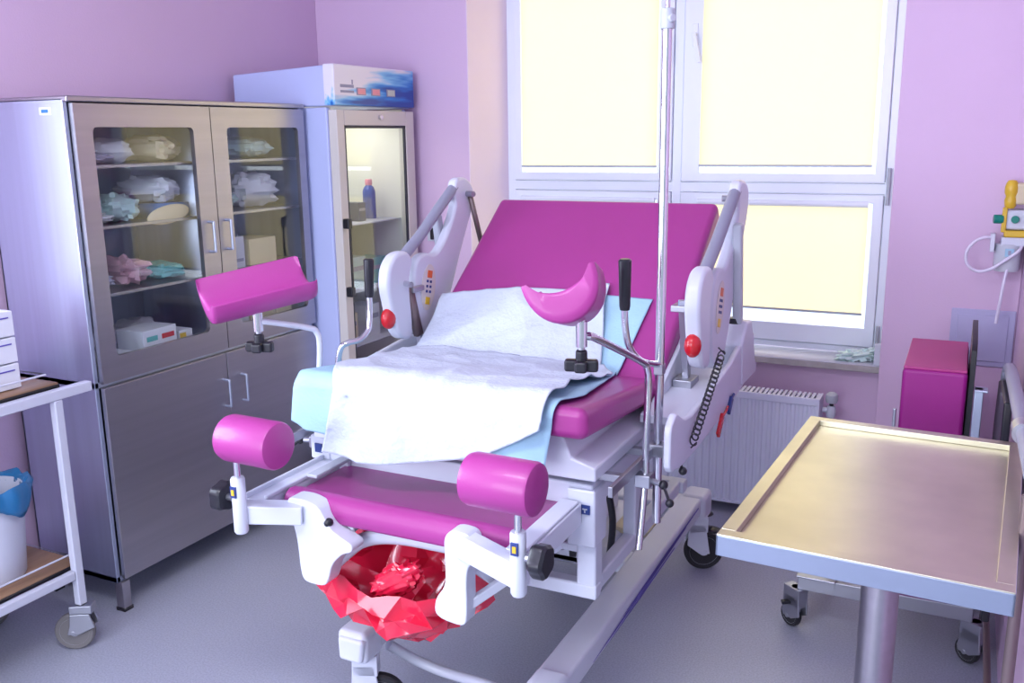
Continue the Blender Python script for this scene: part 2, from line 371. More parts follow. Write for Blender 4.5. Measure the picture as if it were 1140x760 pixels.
mb.build('seat_cushion','vinyl',bed,bevel=.026,seg=5)
def footf():
    xs=(-1.605,-.865); mb=MB()
    prof=[(1.83,.70),(1.822,.735),(1.835,.765),(1.862,.775),(1.89,.765),(1.91,.752),(2.55,.752),(2.55,.70)]
    return mb.prism(prof,'x',*xs)
footf().build('foot_cushion','vinyl',bed,bevel=.014,seg=4)
# seat tray
prof=[(-1.685,.835),(-1.685,.872),(-1.62,.892),(-1.60,.945),(-1.50,.953),(-.98,.953),(-.885,.948),(-.862,.892),(-.795,.872),(-.795,.835)]
MB().prism(prof,'y',2.075,2.72).build('seat_tray','plastic',bed,bevel=.006)
# bed frame under the seat
f=MB()
f.box(-1.65,-.815,2.11,2.19,.725,.812); f.box(-1.65,-.815,2.85,2.93,.725,.812)
for s in (-1.65,-.875): f.box(s,s+.06,2.19,2.85,.74,.812); f.box(s-.01,s+.07,2.10,2.19,.64,.80)
for s in (-1.645,-.865): f.box(s,s+.055,2.12,2.175,.49,.64)
f.box(-1.648,-.807,2.117,2.159,.483,.525); f.box(-1.715,-1.645,2.095,2.19,.76,.835)
f.box(-1.60,-.865,2.14,2.17,.60,.625)
for s in (-1.64,-.851): f.box(s,s+.039,2.176,2.929,.491,.535); f.box(s,s+.04,2.45,2.5,.53,.75)
f.box(-1.66,-.80,2.93,2.98,.488,.53)
frame=f.build('under_frame','plastic',bed,bevel=.007)
g=MB(); g.box(-1.40,-1.06,2.16,2.55,.56,.575); g.bar((-.93,2.3,.60),(-.90,2.16,.74),.03,.05); g.cyl((-1.02,2.35,.62),(-.93,2.18,.60),.016); g.tube([(-.98,2.3,.57),(-.94,2.2,.58),(-.92,2.17,.65),(-.90,2.2,.72)],.011)
g.build('lift_linkage','metal',bed,bevel=.002)
MB().bar((-.915,2.22,.56),(-.895,2.16,.70),.02,.04).build('linkage_cover','black',bed,bevel=.003)
for y in (2.84,3.15):
    lc=MB().box(-1.33,-1.14,y-.09,y+.09,.26,.56).build('lift_column','plastic',bed,bevel=.015)
    MB().box(-1.30,-1.17,y-.06,y+.06,.5,.80).build('inner_column','lightgrey',lc,bevel=.01)
c=MB()
c.tube([( -1.0,2.75,.3),(-.98,2.72,.45),(-1.0,2.7,.6)],.012)
c.build('hose','black',bed)
# base
f=MB()
for sx in (-1,1):
    a,b = (-.93,-.846) if sx>0 else (-1.53,-1.45)
    o_,i_=(b,a) if sx>0 else (a,b); g_=.002*sx
    f.prism([(i_-.01*sx,.302),(o_,.302),(o_-g_,.228),(i_,.228)],'y',1.93,3.47)
f.box(-1.5,-.9,3.28,3.44,.235,.298); f.box(-1.36,-1.05,2.75,3.3,.24,.28); f.box(-1.5,-.9,2.75,2.85,.24,.285)
f.build('base_frame','plastic',bed,bevel=.012,seg=4)
MB().box(-1.08,-.945,3.0,3.16,.27,.292).build('base_cover','cream',bed,bevel=.004)
for p_,q_ in (((-.888,1.955,.262),(.095,.14,.11)),((-.88,3.42,.255),(.10,.12,.11)),((-1.49,1.99,.268),(.10,.10,.10))):
    MB().obox(p_,q_).build('corner_cap','plastic',bed,bevel=.02,seg=4)
# violet pinstripes on the outer face of the right bar
xs=-.8452
s=MB()
for z0,z1,y0,y1,th in ((.246,.272,2.20,3.15,.007),(.262,.280,2.45,3.32,.006),(.240,.252,2.3,3.0,.004)):
    s.add([(xs,y0,z0),(xs,(y0+y1)/2,(z0+z1)/2-th),(xs,y1,z1-th/2),(xs,y1,z1+th/2),(xs,(y0+y1)/2,(z0+z1)/2+th)],[(0,1,2,3,4)])
s.build('pinstripe','purple',bed,smooth=False,solid=.001)
# casters
def caster(mat_parent,x,y,ztop,r=.078,yaw=0.,wide=.03,cover='plastic',tyre='rubber',off=.03):
    R=Matrix.Translation((x,y,0))@Matrix.Rotation(yaw,4,'Z')
    k=MB(); k.cyl((0,0,r*1.5),(0,0,ztop),.02)
    k.prism([(-.035,ztop-.03),(.03,ztop-.03),(.045,r*1.3),(off+.02,r*.9),(off-.02,r*.9),(-.04,r*1.4)],'x',-wide*.9,-wide*.62)
    k.prism([(-.035,ztop-.03),(.03,ztop-.03),(.045,r*1.3),(off+.02,r*.9),(off-.02,r*.9),(-.04,r*1.4)],'x',wide*.62,wide*.9)
    k.box(-wide*.9,wide*.9,-.035,.04,r*2.06,max(ztop,r*2.06+.02)); k.cyl((-wide*.95,off,r),(wide*.95,off,r),.009)
    ko=k.xf(R).build('caster',cover,mat_parent,bevel=.003)
    w=MB().lathe([(r*.72,-wide*.42),(r*.93,-wide*.5),(r,-wide*.3),(r,wide*.3),(r*.93,wide*.5),(r*.72,wide*.42)],(0,off,r),(1,0,0),n=36); w.xf(R).build('tyre',tyre,ko)
    h=MB().lathe([(0,-wide*.44),(r*.25,-wide*.46),(r*.3,-wide*.3),(r*.70,-wide*.34),(r*.745,-wide*.44),(r*.745,wide*.44),(r*.70,wide*.34),(r*.3,wide*.3),(r*.25,wide*.46),(0,wide*.44)],(0,off,r),(1,0,0),n=36); h.xf(R).build('wheel_disc','plastic' if tyre=='rubber' else 'metal',ko)
    return ko
caster(bed,-.865,3.38,.225,yaw=rad(-62))
caster(bed,-1.49,3.37,.225,yaw=.2)
caster(bed,-1.485,2.0,.225,yaw=rad(-65),off=.04)
caster(bed,-.90,1.93,.225,yaw=-.4)
c=MB().tube([(-1.47,2.10,.20),(-1.42,2.16,.13),(-1.33,2.18,.10),(-1.15,2.17,.10),(-1.0,2.12,.10),(-.93,2.0,.12)],.016); c.build('pedal_bar','plastic',bed)
c=MB(); c.tube([(-.90,3.42,.16),(-.86,3.5,.17)],.012); c.ball((-.885,3.53,.175),(.05,.035,.012)); c.ball((-.83,3.47,.135),(.045,.03,.012)); c.tube([(-.86,3.40,.15),(-.83,3.47,.14)],.01); c.build('foot_pedal','black',bed)
# foot section frame
f=MB()
f.box(-1.675,-1.615,1.76,2.20,.735,.765); f.box(-1.675,-1.665,1.76,2.2,.755,.778); f.box(-1.625,-1.615,1.78,2.2,.755,.772)
f.box(-.90,-.84,1.74,2.095,.705,.765); f.box(-.895,-.845,1.76,2.09,.765,.773)
f.bar((-1.655,1.725,.742),(-1.51,1.80,.735),.055,.05)
f.prism(rnd([(-1.56,.775),(-1.50,.778),(-1.455,.765),(-1.435,.735),(-1.415,.705),(-1.385,.69),(-1.35,.675),(-1.355,.655),(-1.385,.645),(-1.42,.61),(-1.435,.56),(-1.45,.54),(-1.51,.54),(-1.525,.56),(-1.53,.66),(-1.545,.72)],2,.22),'y',1.79,1.845)
f.bar((-.83,1.72,.735),(-1.03,1.80,.742),.045,.062)
f.prism(rnd([(-.99,.775),(-1.05,.78),(-1.072,.755),(-1.07,.70),(-1.07,.63),(-1.10,.59),(-1.105,.55),(-1.08,.535),(-1.02,.53),(-1.012,.56),(-1.012,.68),(-.99,.71)],2,.22),'y',1.78,1.83)
f.bar((-1.03,1.81,.57),(-.86,2.0,.69),.02,.025)
f.bar((-1.03,1.82,.68),(-1.0,1.9,.60),.02,.02)
f.box(-1.60,-.85,2.17,2.2,.655,.70)
f.build('foot_frame','plastic',bed,bevel=.008,seg=4)
MB().ball((-1.43,1.80,.722),(.012,.014,.012)).build('frame_stop','black',bed)
MB().tube([(-1.46,1.83,.575),(-1.43,1.86,.61),(-1.38,1.885,.648),(-1.28,1.895,.67),(-1.1,1.895,.675),(-.85,1.90,.68)],.022,flat=.8).build('foot_cross_rail','plastic',bed)
MB().box(-1.60,-1.565,1.93,2.1,.775,.785).build('rail_slot','lightgrey',bed,bevel=.003)
# calf rolls on their posts
def wingknob(c,ax,r,h,mat,parent,name='knob',lobes=5):
    mb=MB(); R=orient(ax); c=Vector(c); n=60; vs=[]
    for (k,z) in ((.25,0),(.9,.0),(1,.18*h),(1,.8*h),(.85,h),(.25,h)):
        for i in range(n):
            a=2*PI*i/n; rr=r*k*(1-.13*(.5+.5*cos(a*lobes))) if k>.5 else r*k
            vs.append(c+R@Vector((rr*cos(a),rr*sin(a),z)))
    m=6; fs=[(j*n+i,j*n+(i+1)%n,(j+1)*n+(i+1)%n,(j+1)*n+i) for j in range(m-1) for i in range(n)]+[tuple(range(n-1,-1,-1)),tuple(range((m-1)*n,m*n))]
    return mb.add(vs,fs).build(name,mat,parent,ang=30)
for xp,xr,sx in ((-1.635,-1.572,-1),(-.832,-.868,1)):
    po=MB().lathe([(0,.695),(.015,.697),(.0185,.703),(.0185,.845),(.016,.85),(0,.85)],(xp,1.70,0)).build('roll_post','plastic',bed)
    MB().cyl((xp,1.70,.84),(xp,1.70,.905),.0085).build('pin','chrome',po)
    R=.061; L=.087
    pr=[(0,-L),(R*.8,-L),(R*.93,-L+.004),(R,-L+.016),(R,L-.010),(R*.95,L-.003),(R*.8,L),(0,L+.001)]
    MB().lathe(pr,(xr,1.70,.955),(1,-.04,0),n=48).build('calf_roll','vinyl',po)
    kx=xp+sx*.019; MB().cyl((kx,1.70,.79),(kx+sx*.022,1.70,.79),.009).build('knob_stem','metal',po)
    wingknob((kx+sx*.018,1.70,.79),(sx,0,0),.041,.036,'black',po)
    MB().box(xp-.009,xp+.009,1.679,1.683,.80,.83).build('sticker','bluedark',po,smooth=False)
    MB().box(xp-.004,xp+.005,1.677,1.680,.807,.822).build('sticker_mark','yellow',po,smooth=False)
# stickers on the frame
MB().box(-.845,-.818,2.096,2.0995,.735,.76).build('frame_sticker','bluedark',bed,smooth=False)
MB().box(-.838,-.825,2.094,2.0965,.748,.751).box(-.833,-.830,2.094,2.0965,.74,.75).build('sticker_print','lightgrey',bed,smooth=False)
MB().box(-1.695,-1.67,2.090,2.0945,.785,.812).build('frame_sticker','bluedark',bed,smooth=False)
# accessory rails
for sx,x in ((1,-.735),(-1,-1.735)):
    r=MB(); r.box(x-.006,x+.006,2.02,2.43,.825,.853); ro=r.build('accessory_rail','metal',bed,bevel=.002)
    for y in (2.16,2.38): MB().box(min(x,x-sx*.08),max(x,x-sx*.08),y-.012,y+.012,.815,.835).build('rail_bracket','metal',ro,bevel=.002)
# chrome clamp helper
def clamp(x,y,z,parent,sx=1):
    c=MB(); c.box(x-.022,x+.022,y-.02,y+.02,z-.018,z+.018); c.cyl((x+sx*.02,y,z),(x+sx*.05,y-.01,z),.008)
    co=c.build('clamp','metal',parent,bevel=.004)
    k=MB(); k.ball((x+sx*.058,y-.015,z),.0125); k.tube([(x+sx*.058,y-.015,z),(x+sx*.085,y-.05,z-.03)],.004); k.ball((x+sx*.087,y-.053,z-.032),.0115)
    k.build('clamp_lever','black',co)
# gutter shaped leg supports
def gutter(c,yaw,roll,pitch,parent,L=.27,W0=.088,so0=.108,si0=.036):
    c=Vector(c); Rm=Matrix.Rotation(yaw,3,'Z')@Matrix.Rotation(pitch,3,'X')@Matrix.Rotation(roll,3,'Y')
    n=24; m=30; mb=MB(); vs=[]
    # closed section swept along y: inner arc then outer arc
    for j in range(m+1):
        t=j/m*2-1; y=t*L/2
        e=max(0,abs(t)-.80)/.20; sh=math.sqrt(max(0,1-e*e)) if e>0 else 1
        k=.80+.20*sh if e>0 else 1.
        tk=.45+.55*sh
        sec=[]; W=W0*(.86+.14*sh); so=so0*(.76+.24*sh); si=si0+.012*(1-sh)
        for i in range(n+1):
            a=-PI/2*.96+PI*.96*i/n; x=W*.955*sin(a)/sin(PI/2*.96); sec.append((x,-si*(1-(x/(W*.955))**2)**1.0))
        for i in range(7):
            u=PI*i/6; sec.append((W*.975-cos(u)*W*.022, W*.022*sin(u)+.0))
        for i in range(n+1):
            a=PI/2-PI*i/n; sec.append((W*sin(a),-so*abs(cos(a))**.9-.002))
        for i in range(7):
            u=PI*i/6; sec.append((-W*.975-cos(u)*W*.022, W*.022*sin(u)))
        N=len(sec)
        vs += [c+Rm@Vector((x,y*(.93+.07*sh),z+.04)) for x,z in sec]
    fs=[(j*N+i,j*N+(i+1)%N,(j+1)*N+(i+1)%N,(j+1)*N+i) for j in range(m) for i in range(N)]
    # end caps as strips
    for base in (0,m*N):
        h=n+1
        for i in range(h-1):
            a,b2=i,i+1; o1,o2=(h+7)+(h-1-i),(h+7)+(h-2-i)
            fs.append((base+a,base+b2,base+o2,base+o1))
        fs.append(tuple(base+q for q in [h-1]+list(range(h,h+7))+[h+7]))
        fs.append(tuple(base+q for q in [2*h+6]+list(range(2*h+7,2*h+14))+[0]))
    return mb.add(vs,fs).build('leg_gutter','vinyl',parent,ang=70)
gR=gutter((-.822,1.965,1.335),rad(16),rad(-20),rad(-13),bed,.25)
gL=gutter((-1.757,1.965,1.28),rad(-34),rad(18),rad(9),bed,.315,.088,.085,.036)
for g,x,z,sx in ((gR,-.786,1.222,1),(gL,-1.757,1.18,-1)):
    MB().cyl((x,1.955,z-.005),(x,1.955,z+.055),.0135).cyl((x,1.955,z+.05),(x,1.955,z+.085),.009).build('socket','chrome',g)
    MB().cyl((x,1.955,z-.03),(x,1.955,z+.0),.008).build('socket_stem','metal',g)
    k=MB(); k.cyl((x,1.955,z-.045),(x,1.955,z-.012),.014); k.obox((x,1.955,z-.05),(.08,.024,.03),rz=.3); k.obox((x,1.955,z-.05),(.03,.06,.028),rz=.3)
    k.build('wing_knob','black',g,bevel=.007)
MB().tube([(-.775,1.965,1.238),(-.765,1.99,1.232),(-.73,2.22,1.128),(-.722,2.255,1.10),(-.72,2.262,1.05),(-.718,2.245,.9),(-.715,2.235,.8),(-.715,2.19,.62)],.0095,sub=5).build('support_rod','chrome',gR)
MB().tube([(-1.752,1.96,1.20),(-1.735,1.98,1.197),(-1.69,2.09,1.163),(-1.682,2.115,1.145),(-1.682,2.125,1.10),(-1.70,2.13,.95),(-1.72,2.14,.70)],.0085,sub=5).build('support_rod','plastic',gL)
clamp(-.718,2.235,.80,gR); clamp(-1.72,2.14,.80,gL,-1)
# hand grips
def grip(pts,parent,label=None):
    o=MB().tube(pts[1:],.009,sub=6).build('grip_rod','chrome',parent)
    a,b=Vector(pts[0]),Vector(pts[1])
    MB().lathe([(0,0),(.012,0),(.014,.01),(.0165,(a-b).length-.004),(.012,(a-b).length),(0,(a-b).length)],b,a-b).build('hand_grip','black',o)
    return o
grip([(-.75,2.15,1.40),(-.75,2.153,1.272),(-.75,2.158,1.23),(-.747,2.18,1.175),(-.737,2.24,1.125),(-.725,2.33,1.095),(-.72,2.355,1.09)],bed)
o=grip([(-1.66,2.362,1.333),(-1.66,2.356,1.212),(-1.66,2.353,1.15),(-1.66,2.34,1.11),(-1.665,2.30,1.088),(-1.68,2.26,1.084),(-1.70,2.245,1.06),(-1.715,2.24,.95),(-1.72,2.24,.72)],bed)
clamp(-1.73,2.24,.83,o,-1)
# side rails
def siderail(x,inner):
    rt=MB().prism(rnd([(3.0,1.55),(3.08,1.55),(3.135,1.51),(3.13,1.44),(3.03,1.29),(2.94,1.13),(2.87,1.01),(2.80,.975),(2.735,1.0),(2.69,1.08),(2.68,1.20),(2.70,1.28),(2.76,1.305),(2.84,1.285),(2.91,1.335),(2.97,1.41),(2.995,1.455),(2.98,1.50)],2,.22),'x',x-.019,x+.019).build('side_rail','plastic',bed,bevel=.013,seg=4)
    MB().tube([(x,3.01,1.515),(x,2.90,1.448),(x,2.78,1.372),(x,2.70,1.328),(x,2.60,1.275)],.0195).build('rail_tube','greyplastic',rt)
    MB().prism(rnd([(2.645,1.325),(2.575,1.32),(2.53,1.28),(2.518,1.22),(2.535,1.15),(2.57,1.035),(2.66,1.01),(2.662,1.09),(2.65,1.18),(2.655,1.24),(2.68,1.285)],2,.22),'x',x-.024,x+.024).build('rail_joint','plastic',rt,bevel=.014,seg=4)
    s=1 if inner>0 else -1
    MB().ball((x+s*.0,2.545,1.105),(.025,.028,.036)).build('release_knob','red',rt)
    MB().cyl((x,2.63,1.215),(x+s*.06,2.60,1.215),.010).build('pivot_pin','chrome',rt)
    MB().cyl((x,3.08,1.488),(x+s*.055,3.06,1.488),.0105).build('top_pin','metal',rt)
    MB().bar((x+s*.03,3.08,1.48),(x+s*.035,3.15,1.30),.014,.014).build('pull_rod','brownrod',rt)
    MB().bar((x+s*.012,2.655,1.20),(x+s*.02,2.70,1.02),.02,.03).build('hinge_strip','brownrod',rt)
    MB().bar((x-s*.03,2.93,1.42),(x-s*.03,2.985,1.09),.03,.035).build('rail_support','lightgrey',rt,bevel=.008)
    for fs in (-1,1):
        xf=x+fs*.0195
        R=Matrix.Translation((xf,2.775,1.178))@Matrix.Rotation(rad(-14),4,'X')
        e=MB().lathe([(0,0),(1,0),(1,.0015),(0,.0015)],(0,0,0),(fs,0,0),n=32)
        e.v=[R@Vector((v.x,v.y*.046,v.z*.082)) for v in e.v]; eo=e.build('control_panel','beige',rt)
        xb=xf+fs*.002
        def dot(dy,dz,w,h,mat,name='control_button'):
            d=MB().box(-.0015,.0015,dy-w/2,dy+w/2,dz-h/2,dz+h/2); d.xf(Matrix.Translation((xb,2.775,1.178))@Matrix.Rotation(rad(-14),4,'X')); d.build(name,mat,eo,bevel=.001)
        dot(0,.047,.03,.026,'orange'); dot(0,-.048,.028,.026,'yellow')
        for iy in (-1,1):
            for iz in (-1,0,1): dot(iy*.011,iz*.018+.003,.012,.009,'bluedark')
    return rt
siderail(-1.72,1); siderail(-.68,-1)
MB().cyl((-.66,2.985,1.09),(-.66,2.985,1.108),.022).build('support_collar','black',bed)
# head end chassis
for sx in (1,-1):
    def X(a): return CX+sx*(a-CX) if sx<0 else a
    xo0,xo1=sorted((X(-.655),X(-.635)))
    poly=rnd([(2.19,.87),(2.19,.975),(2.24,1.005),(2.32,.965),(2.40,.955),(2.60,.97),(2.85,.995),(3.02,1.035),(3.13,1.045),(3.19,1.03),(3.20,.90),(3.05,.875),(2.9,.862),(2.60,.84),(2.45,.835),(2.30,.835),(2.21,.85)],2,.12)
    pc=MB().prism([(p[0],p[1]-.01) for p in poly],'x',xo0,xo1).build('side_cover','plastic',bed,bevel=.008,seg=4)
    a,b=sorted((X(-.80),X(-.655)))
    MB().prism([(2.44,.915),(2.9,.945),(3.15,.96),(3.15,.94),(2.9,.925),(2.44,.89)],'x',a,b).build('cover_tray','plastic',bed,bevel=.003)
    a,b=sorted((X(-.80),X(-.785)))
    MB().prism([(2.50,.90),(2.62,.96),(3.15,1.20),(3.2,1.1),(3.18,.92),(2.46,.86)],'x',a,b).build('inner_cover','plastic',bed,bevel=.004)
    a,b=sorted((X(-.70),X(-.63)))
    MB().prism([(3.05,1.085),(3.12,1.08),(3.20,.93),(3.23,.90),(3.225,.87),(3.0,.87),(2.98,1.02)],'x',a,b).build('corner_bumper','plastic',bed,bevel=.012)
    a,b=sorted((X(-.77),X(-.735)))
    k=MB(); xm=(a+b)/2
    k.bar((xm,2.75,.955),(xm,2.695,1.18),.022,.03); k.box(xm-.03,xm+.03,2.66,2.73,1.175,1.195); k.box(xm-.03,xm+.03,2.70,2.79,.925,.955); k.bar((xm,2.75,1.02),(X(-.69),2.72,1.02),.016,.016)
    k.build('rail_mount','metal',bed,bevel=.003)
f=MB(); f.box(-1.80,-.67,3.10,3.19,.86,.93); f.box(-1.60,-.87,2.85,3.1,.80,.86)
f.build('head_crossmember','plastic',bed,bevel=.01)
for xq in (-1.05,-1.42): MB().bar((xq,3.0,.86),(xq,3.25,1.32),.04,.04).build('backrest_strut','metal',bed,bevel=.003)
# coiled cord and strap tags
pts=[]; A=Vector((-.618,2.64,1.065)); Bv=Vector((-.618,2.50,.975)); Cv=Vector((-.618,2.345,.885))
N=24*12
for i in range(N+1):
    t=i/N; c=(1-t)**2*A+2*t*(1-t)*Bv+t*t*Cv; a=2*PI*19*t
    pts.append(c+Vector((.010*cos(a),.004*sin(a),.0115*sin(a))))
pts=[A+Vector((-.01,-.005,.02))]+pts+[Cv+Vector((0,-.02,-.01))]
MB().tube(pts,.0024,n=6,sub=1).build('coiled_cord','black',bed)
MB().tube([(-.63,2.80,.86),(-.63,2.77,.85),(-.63,2.735,.845)],.004).bar((-.63,2.735,.85),(-.63,2.68,.80),.01,.024).build('red_strap_tag','red',bed,bevel=.002)
MB().tube([(-.63,2.88,.88),(-.63,2.84,.87)],.004).bar((-.63,2.85,.875),(-.63,2.81,.835),.01,.024).build('blue_strap_tag','bluedark',bed,bevel=.002)

# IV pole on the right rail
t=thing('drip_pole','tall chrome drip pole clamped to the right-hand rail of the bed','pole',(-.72,2.36,.66))
MB().cyl((-.72,2.36,.63),(-.72,2.36,1.985),.0125).build('lower_tube','chrome',t)
MB().cyl((-.72,2.36,1.98),(-.72,2.36,2.52),.0065).build('upper_tube','chrome',t)
MB().cyl((-.72,2.36,1.955),(-.72,2.36,2.005),.018).cyl((-.72,2.36,1.98),(-.70,2.345,1.98),.01).build('height_knob','lightgrey',t,bevel=.003)
MB().tube([(-.72,2.36,2.51),(-.68,2.36,2.53),(-.65,2.36,2.50),(-.63,2.36,2.52)],.004).tube([(-.72,2.36,2.51),(-.76,2.36,2.53),(-.79,2.36,2.50),(-.81,2.36,2.52)],.004).build('hook','chrome',t)
clamp(-.72,2.36,.845,t)
MB().box(-.733,-.707,2.345,2.375,1.06,1.09).build('grip_clamp','metal',t,bevel=.003)

# ------------------------------------------------------------------ covers on the bed
def prof(s):
    # s<0 hangs down the seat front, 0..LS along the seat, beyond: up the backrest. returns point and normal in y,z
    LS=.585; R0=Vector((2.055,1.041)); 
    fy=2.018
    if s<-.03:
        return Vector((fy-.0-.10*max(0,-s-.05), 1.041-.03-(-s-.03))), Vector((-1,.1))
    if s<.03:
        a=(s+.03)/.06*PI/2; r=.034
        return Vector((fy+r-r*cos(a)-.0, 1.041-.034+r*sin(a))), Vector((-cos(a),sin(a)))
    if s<LS:
        u=(s-.03)/(LS-.03); return Vector((fy+.034+u*(2.60-fy-.034), 1.041+u*(.972-1.041))), Vector((.1,.99))
    q=b0+bdn*(s-LS+.012); return Vector((q.y,q.z)), Vector((bn.y,bn.z))
def lerp_tab(tab,t):
    for (a,x),(b,y) in zip(tab,tab[1:]):
        if t<=b: return x+(y-x)*(t-a)/(b-a)
    return tab[-1][1]
def drape(name,mat,xl,xr,sb,st,lift,wr,label,cat,seed,nu=110,nv=150,th=.0025,splay=0.):
    mb=MB()
    def fn(u,v):
        s0=lerp_tab(sb,u); s1=lerp_tab(st,u); s=s0+(s1-s0)*v
        a=lerp_tab(xl,s); b=lerp_tab(xr,s); x=a+(b-a)*u
        p,n=prof(s); n.normalize()
        p1,_=prof(s+.02); 
        q=Vector((x*3.2,s*3.2,seed)); w=noise.noise(q)*.5+.5
        r1=(1-abs(noise.noise(Vector((x*2.6+s*1.7,s*4.2-x*1.5,seed+3))))*2.2); r2=(1-abs(noise.noise(Vector((x*6-s*3,s*6+x*4,seed+9))))*2.5)
        h=lift+wr*(w*.8+max(0,r1)*.9+max(0,r2)*.35)
        corner=max(0,.04-abs(s-.585))/.04
        h+=corner*.006
        out=Vector((x,p.x+n.x*h,p.y+n.y*h))
        if s<0: out.y-=(.006*sin(x*26+seed)+.008*noise.noise(Vector((x*9,0,seed))))*min(1,-s/.06)+splay*(-s)
        if x<-1.672 : # beyond the cushion edge the pad droops a little
            out.z-= .25*(-1.672-x)
        return out
    mb.grid(fn,nu,nv)
    o=mb.build(name,mat,smooth=True,solid=th,ang=180); tag(o,label,cat); return recenter(o)
# blue absorbent pad underneath (s of points: front hang -.16, seat .585, back top ~.93)
drape('absorbent_pad','padw',
   xl=[(-.2,-1.700),(-.03,-1.690),(.0,-1.685),(.2,-1.73),(.4,-1.705),(.585,-1.690),(.8,-1.66),(1.0,-1.63)],
   xr=[(-.2,-.91),(-.02,-.885),(.15,-.86),(.585,-.93),(.95,-.905),(1.0,-.905)],
   sb=[(0,-.125),(.03,-.14),(.06,-.155),(.2,-.165),(.5,-.175),(.93,-.158),(1,-.155)], st=[(0,.60),(.1,.66),(.3,.93),(1,.925)], lift=.005,wr=.004,
   label='pale blue absorbent pad showing at the left corner of the seat, under the white sheet',cat='pad',seed=2.3)
drape('white_sheet','sheet',
   xl=[(-.22,-1.565),(-.1,-1.545),(-.02,-1.53),(.05,-1.59),(.17,-1.60),(.5,-1.655),(.62,-1.66),(.75,-1.665),(.88,-1.665),(1.,-1.64)],
   xr=[(-.22,-.94),(-.08,-.91),(-.03,-.90),(.08,-.895),(.2,-.92),(.5,-.91),(.6,-.985),(.9,-1.06),(1.,-1.07)],
   sb=[(0,-.195),(.2,-.21),(.5,-.185),(.78,-.14),(.92,-.09),(1,-.055)], st=[(0,.86),(.2,.885),(.5,.915),(.8,.93),(.93,.975),(1,.97)], lift=.013,wr=.017,
   label='crumpled white fleece sheet spread over the seat and lower backrest',cat='sheet',seed=5.1,splay=.12)
# red waste bag under the foot section
rb=random.Random(11); nT=34; nV=8; vs=[]
jt=[[(rb.uniform(-1,1),rb.uniform(-1,1),rb.uniform(-1,1)) for _ in range(nT)] for _ in range(nV+1)]
for j in range(nV+1):
    v=j/nV
    for i in range(nT):
        a=-PI+2*PI*i/nT
        k=(1-v**2.2)**.6 if v<1 else 0
        J=jt[j][i]; e=noise.noise(Vector((cos(a)*1.6,sin(a)*1.6,v*1.7)))
        front=max(0,-sin(a)); left=max(0,-cos(a)); right=max(0,cos(a))
        rim=.69-.145*front**1.2-.17*left**3-.05*right
        z=rim+(.365-rim)*v**.72
        x=-1.285+(.20+.05*e)*cos(a)*k; y=1.975+(.11+.03*e)*sin(a)*k
        x-=.155*left**4*(1-v)**.8; x+=.12*right**5*(1-v)**1.3
        y-=.08*front**2*sin(PI*min(1,.25+v*.75))
        m_=.0145 if 0<j<nV else .007
        vs.append((x+J[0]*m_*.9,y+J[1]*m_*1.5,z+J[2]*m_+.006*sin(a*9)*(1-v)**3))
bagroot=thing('waste_bag','crumpled glossy red plastic bag hanging under the foot end of the bed','bag',(-1.285,1.98,.36))
mb=MB(); fs=[]
for j in range(nV):
    for i in range(nT):
        q=[j*nT+i,(j+1)*nT+i,(j+1)*nT+(i+1)%nT,j*nT+(i+1)%nT]
        fs += [(q[0],q[1],q[2]),(q[0],q[2],q[3])] if (i*7+j*3)%5<3 else [(q[0],q[1],q[3]),(q[1],q[2],q[3])]
mb.add(vs,fs); mb.build('bag_body','bag',bagroot,bevel=.004,seg=2)
def frill(c,w,h,d,seed,rz,nm):
    m=MB(); R=Matrix.Rotation(rz,3,'Z'); c=Vector(c); rg=random.Random(seed)
    J=[[rg.uniform(-1,1) for _ in range(40)] for _ in range(40)]
    def fn(u,v):
        i,j=round(u*20),round(v*8); e=J[i][j]
        x=(u-.5)*w*(1-.5*v); z=(v-.5)*h+.018*J[j+10][i]; y=-d*sin(PI*v)+.016*e*(1 if (i+j)%2 else -1)
        return c+R@Vector((x+.006*J[i+5][j+5],y,z))
    m.grid(fn,20,8); return m.build(nm,'bag',bagroot,solid=.001,ang=30)
kn=crumple((-1.27,1.865,.565),(.15,.06,.075),rz=.2,seed=5,amp=.28,n=34,ry=-.5); kn.build('bag_knot','bag',bagroot,ang=20)

# ------------------------------------------------------------------ steel cabinet
CXF=-2.665; CY0,CY1=2.146,3.36; CT=1.838; XB=-3.10
cab=thing('steel_cabinet','tall brushed steel medical cabinet with glazed upper doors and solid lower doors','cabinet',(-2.88,2.75,0))
c=MB()
c.box(XB,CXF-.022,CY0,CY0+.018,.115,CT); c.box(XB,CXF-.022,CY1-.018,CY1,.115,CT)
c.box(XB,XB+.012,CY0,CY1,.115,CT); c.box(XB,CXF-.022,CY0,CY1,.115,.14); c.box(XB,CXF-.022,CY0,CY1,.85,.875)
c.build('carcass','steelv',cab,bevel=.003,seg=2)
MB().box(XB,CXF+.0,CY0,CY1,CT-.012,CT+.008).build('top_panel','steel',cab,bevel=.006)
MB().box(XB+.012,CXF-.03,2.752,2.764,.875,CT-.012).build('divider','steelv',cab)
for z in (1.17,1.408,1.618):
    MB().box(XB+.012,CXF-.045,CY0+.018,CY1-.018,z-.012,z).build('shelf','steel',cab,bevel=.002)
for i,(x,y) in enumerate(((XB+.03,CY0+.03),(XB+.03,CY1-.03),(CXF-.03,CY0+.028),(CXF-.03,CY1-.03))):
    lo=MB().box(x-.02,x+.02,y-.018,y+.018,.012,.116).build('leg','steel',cab,bevel=.003)
    MB().box(x-.022,x+.022,y-.02,y+.02,.0,.013).build('rubber_foot','black',lo)
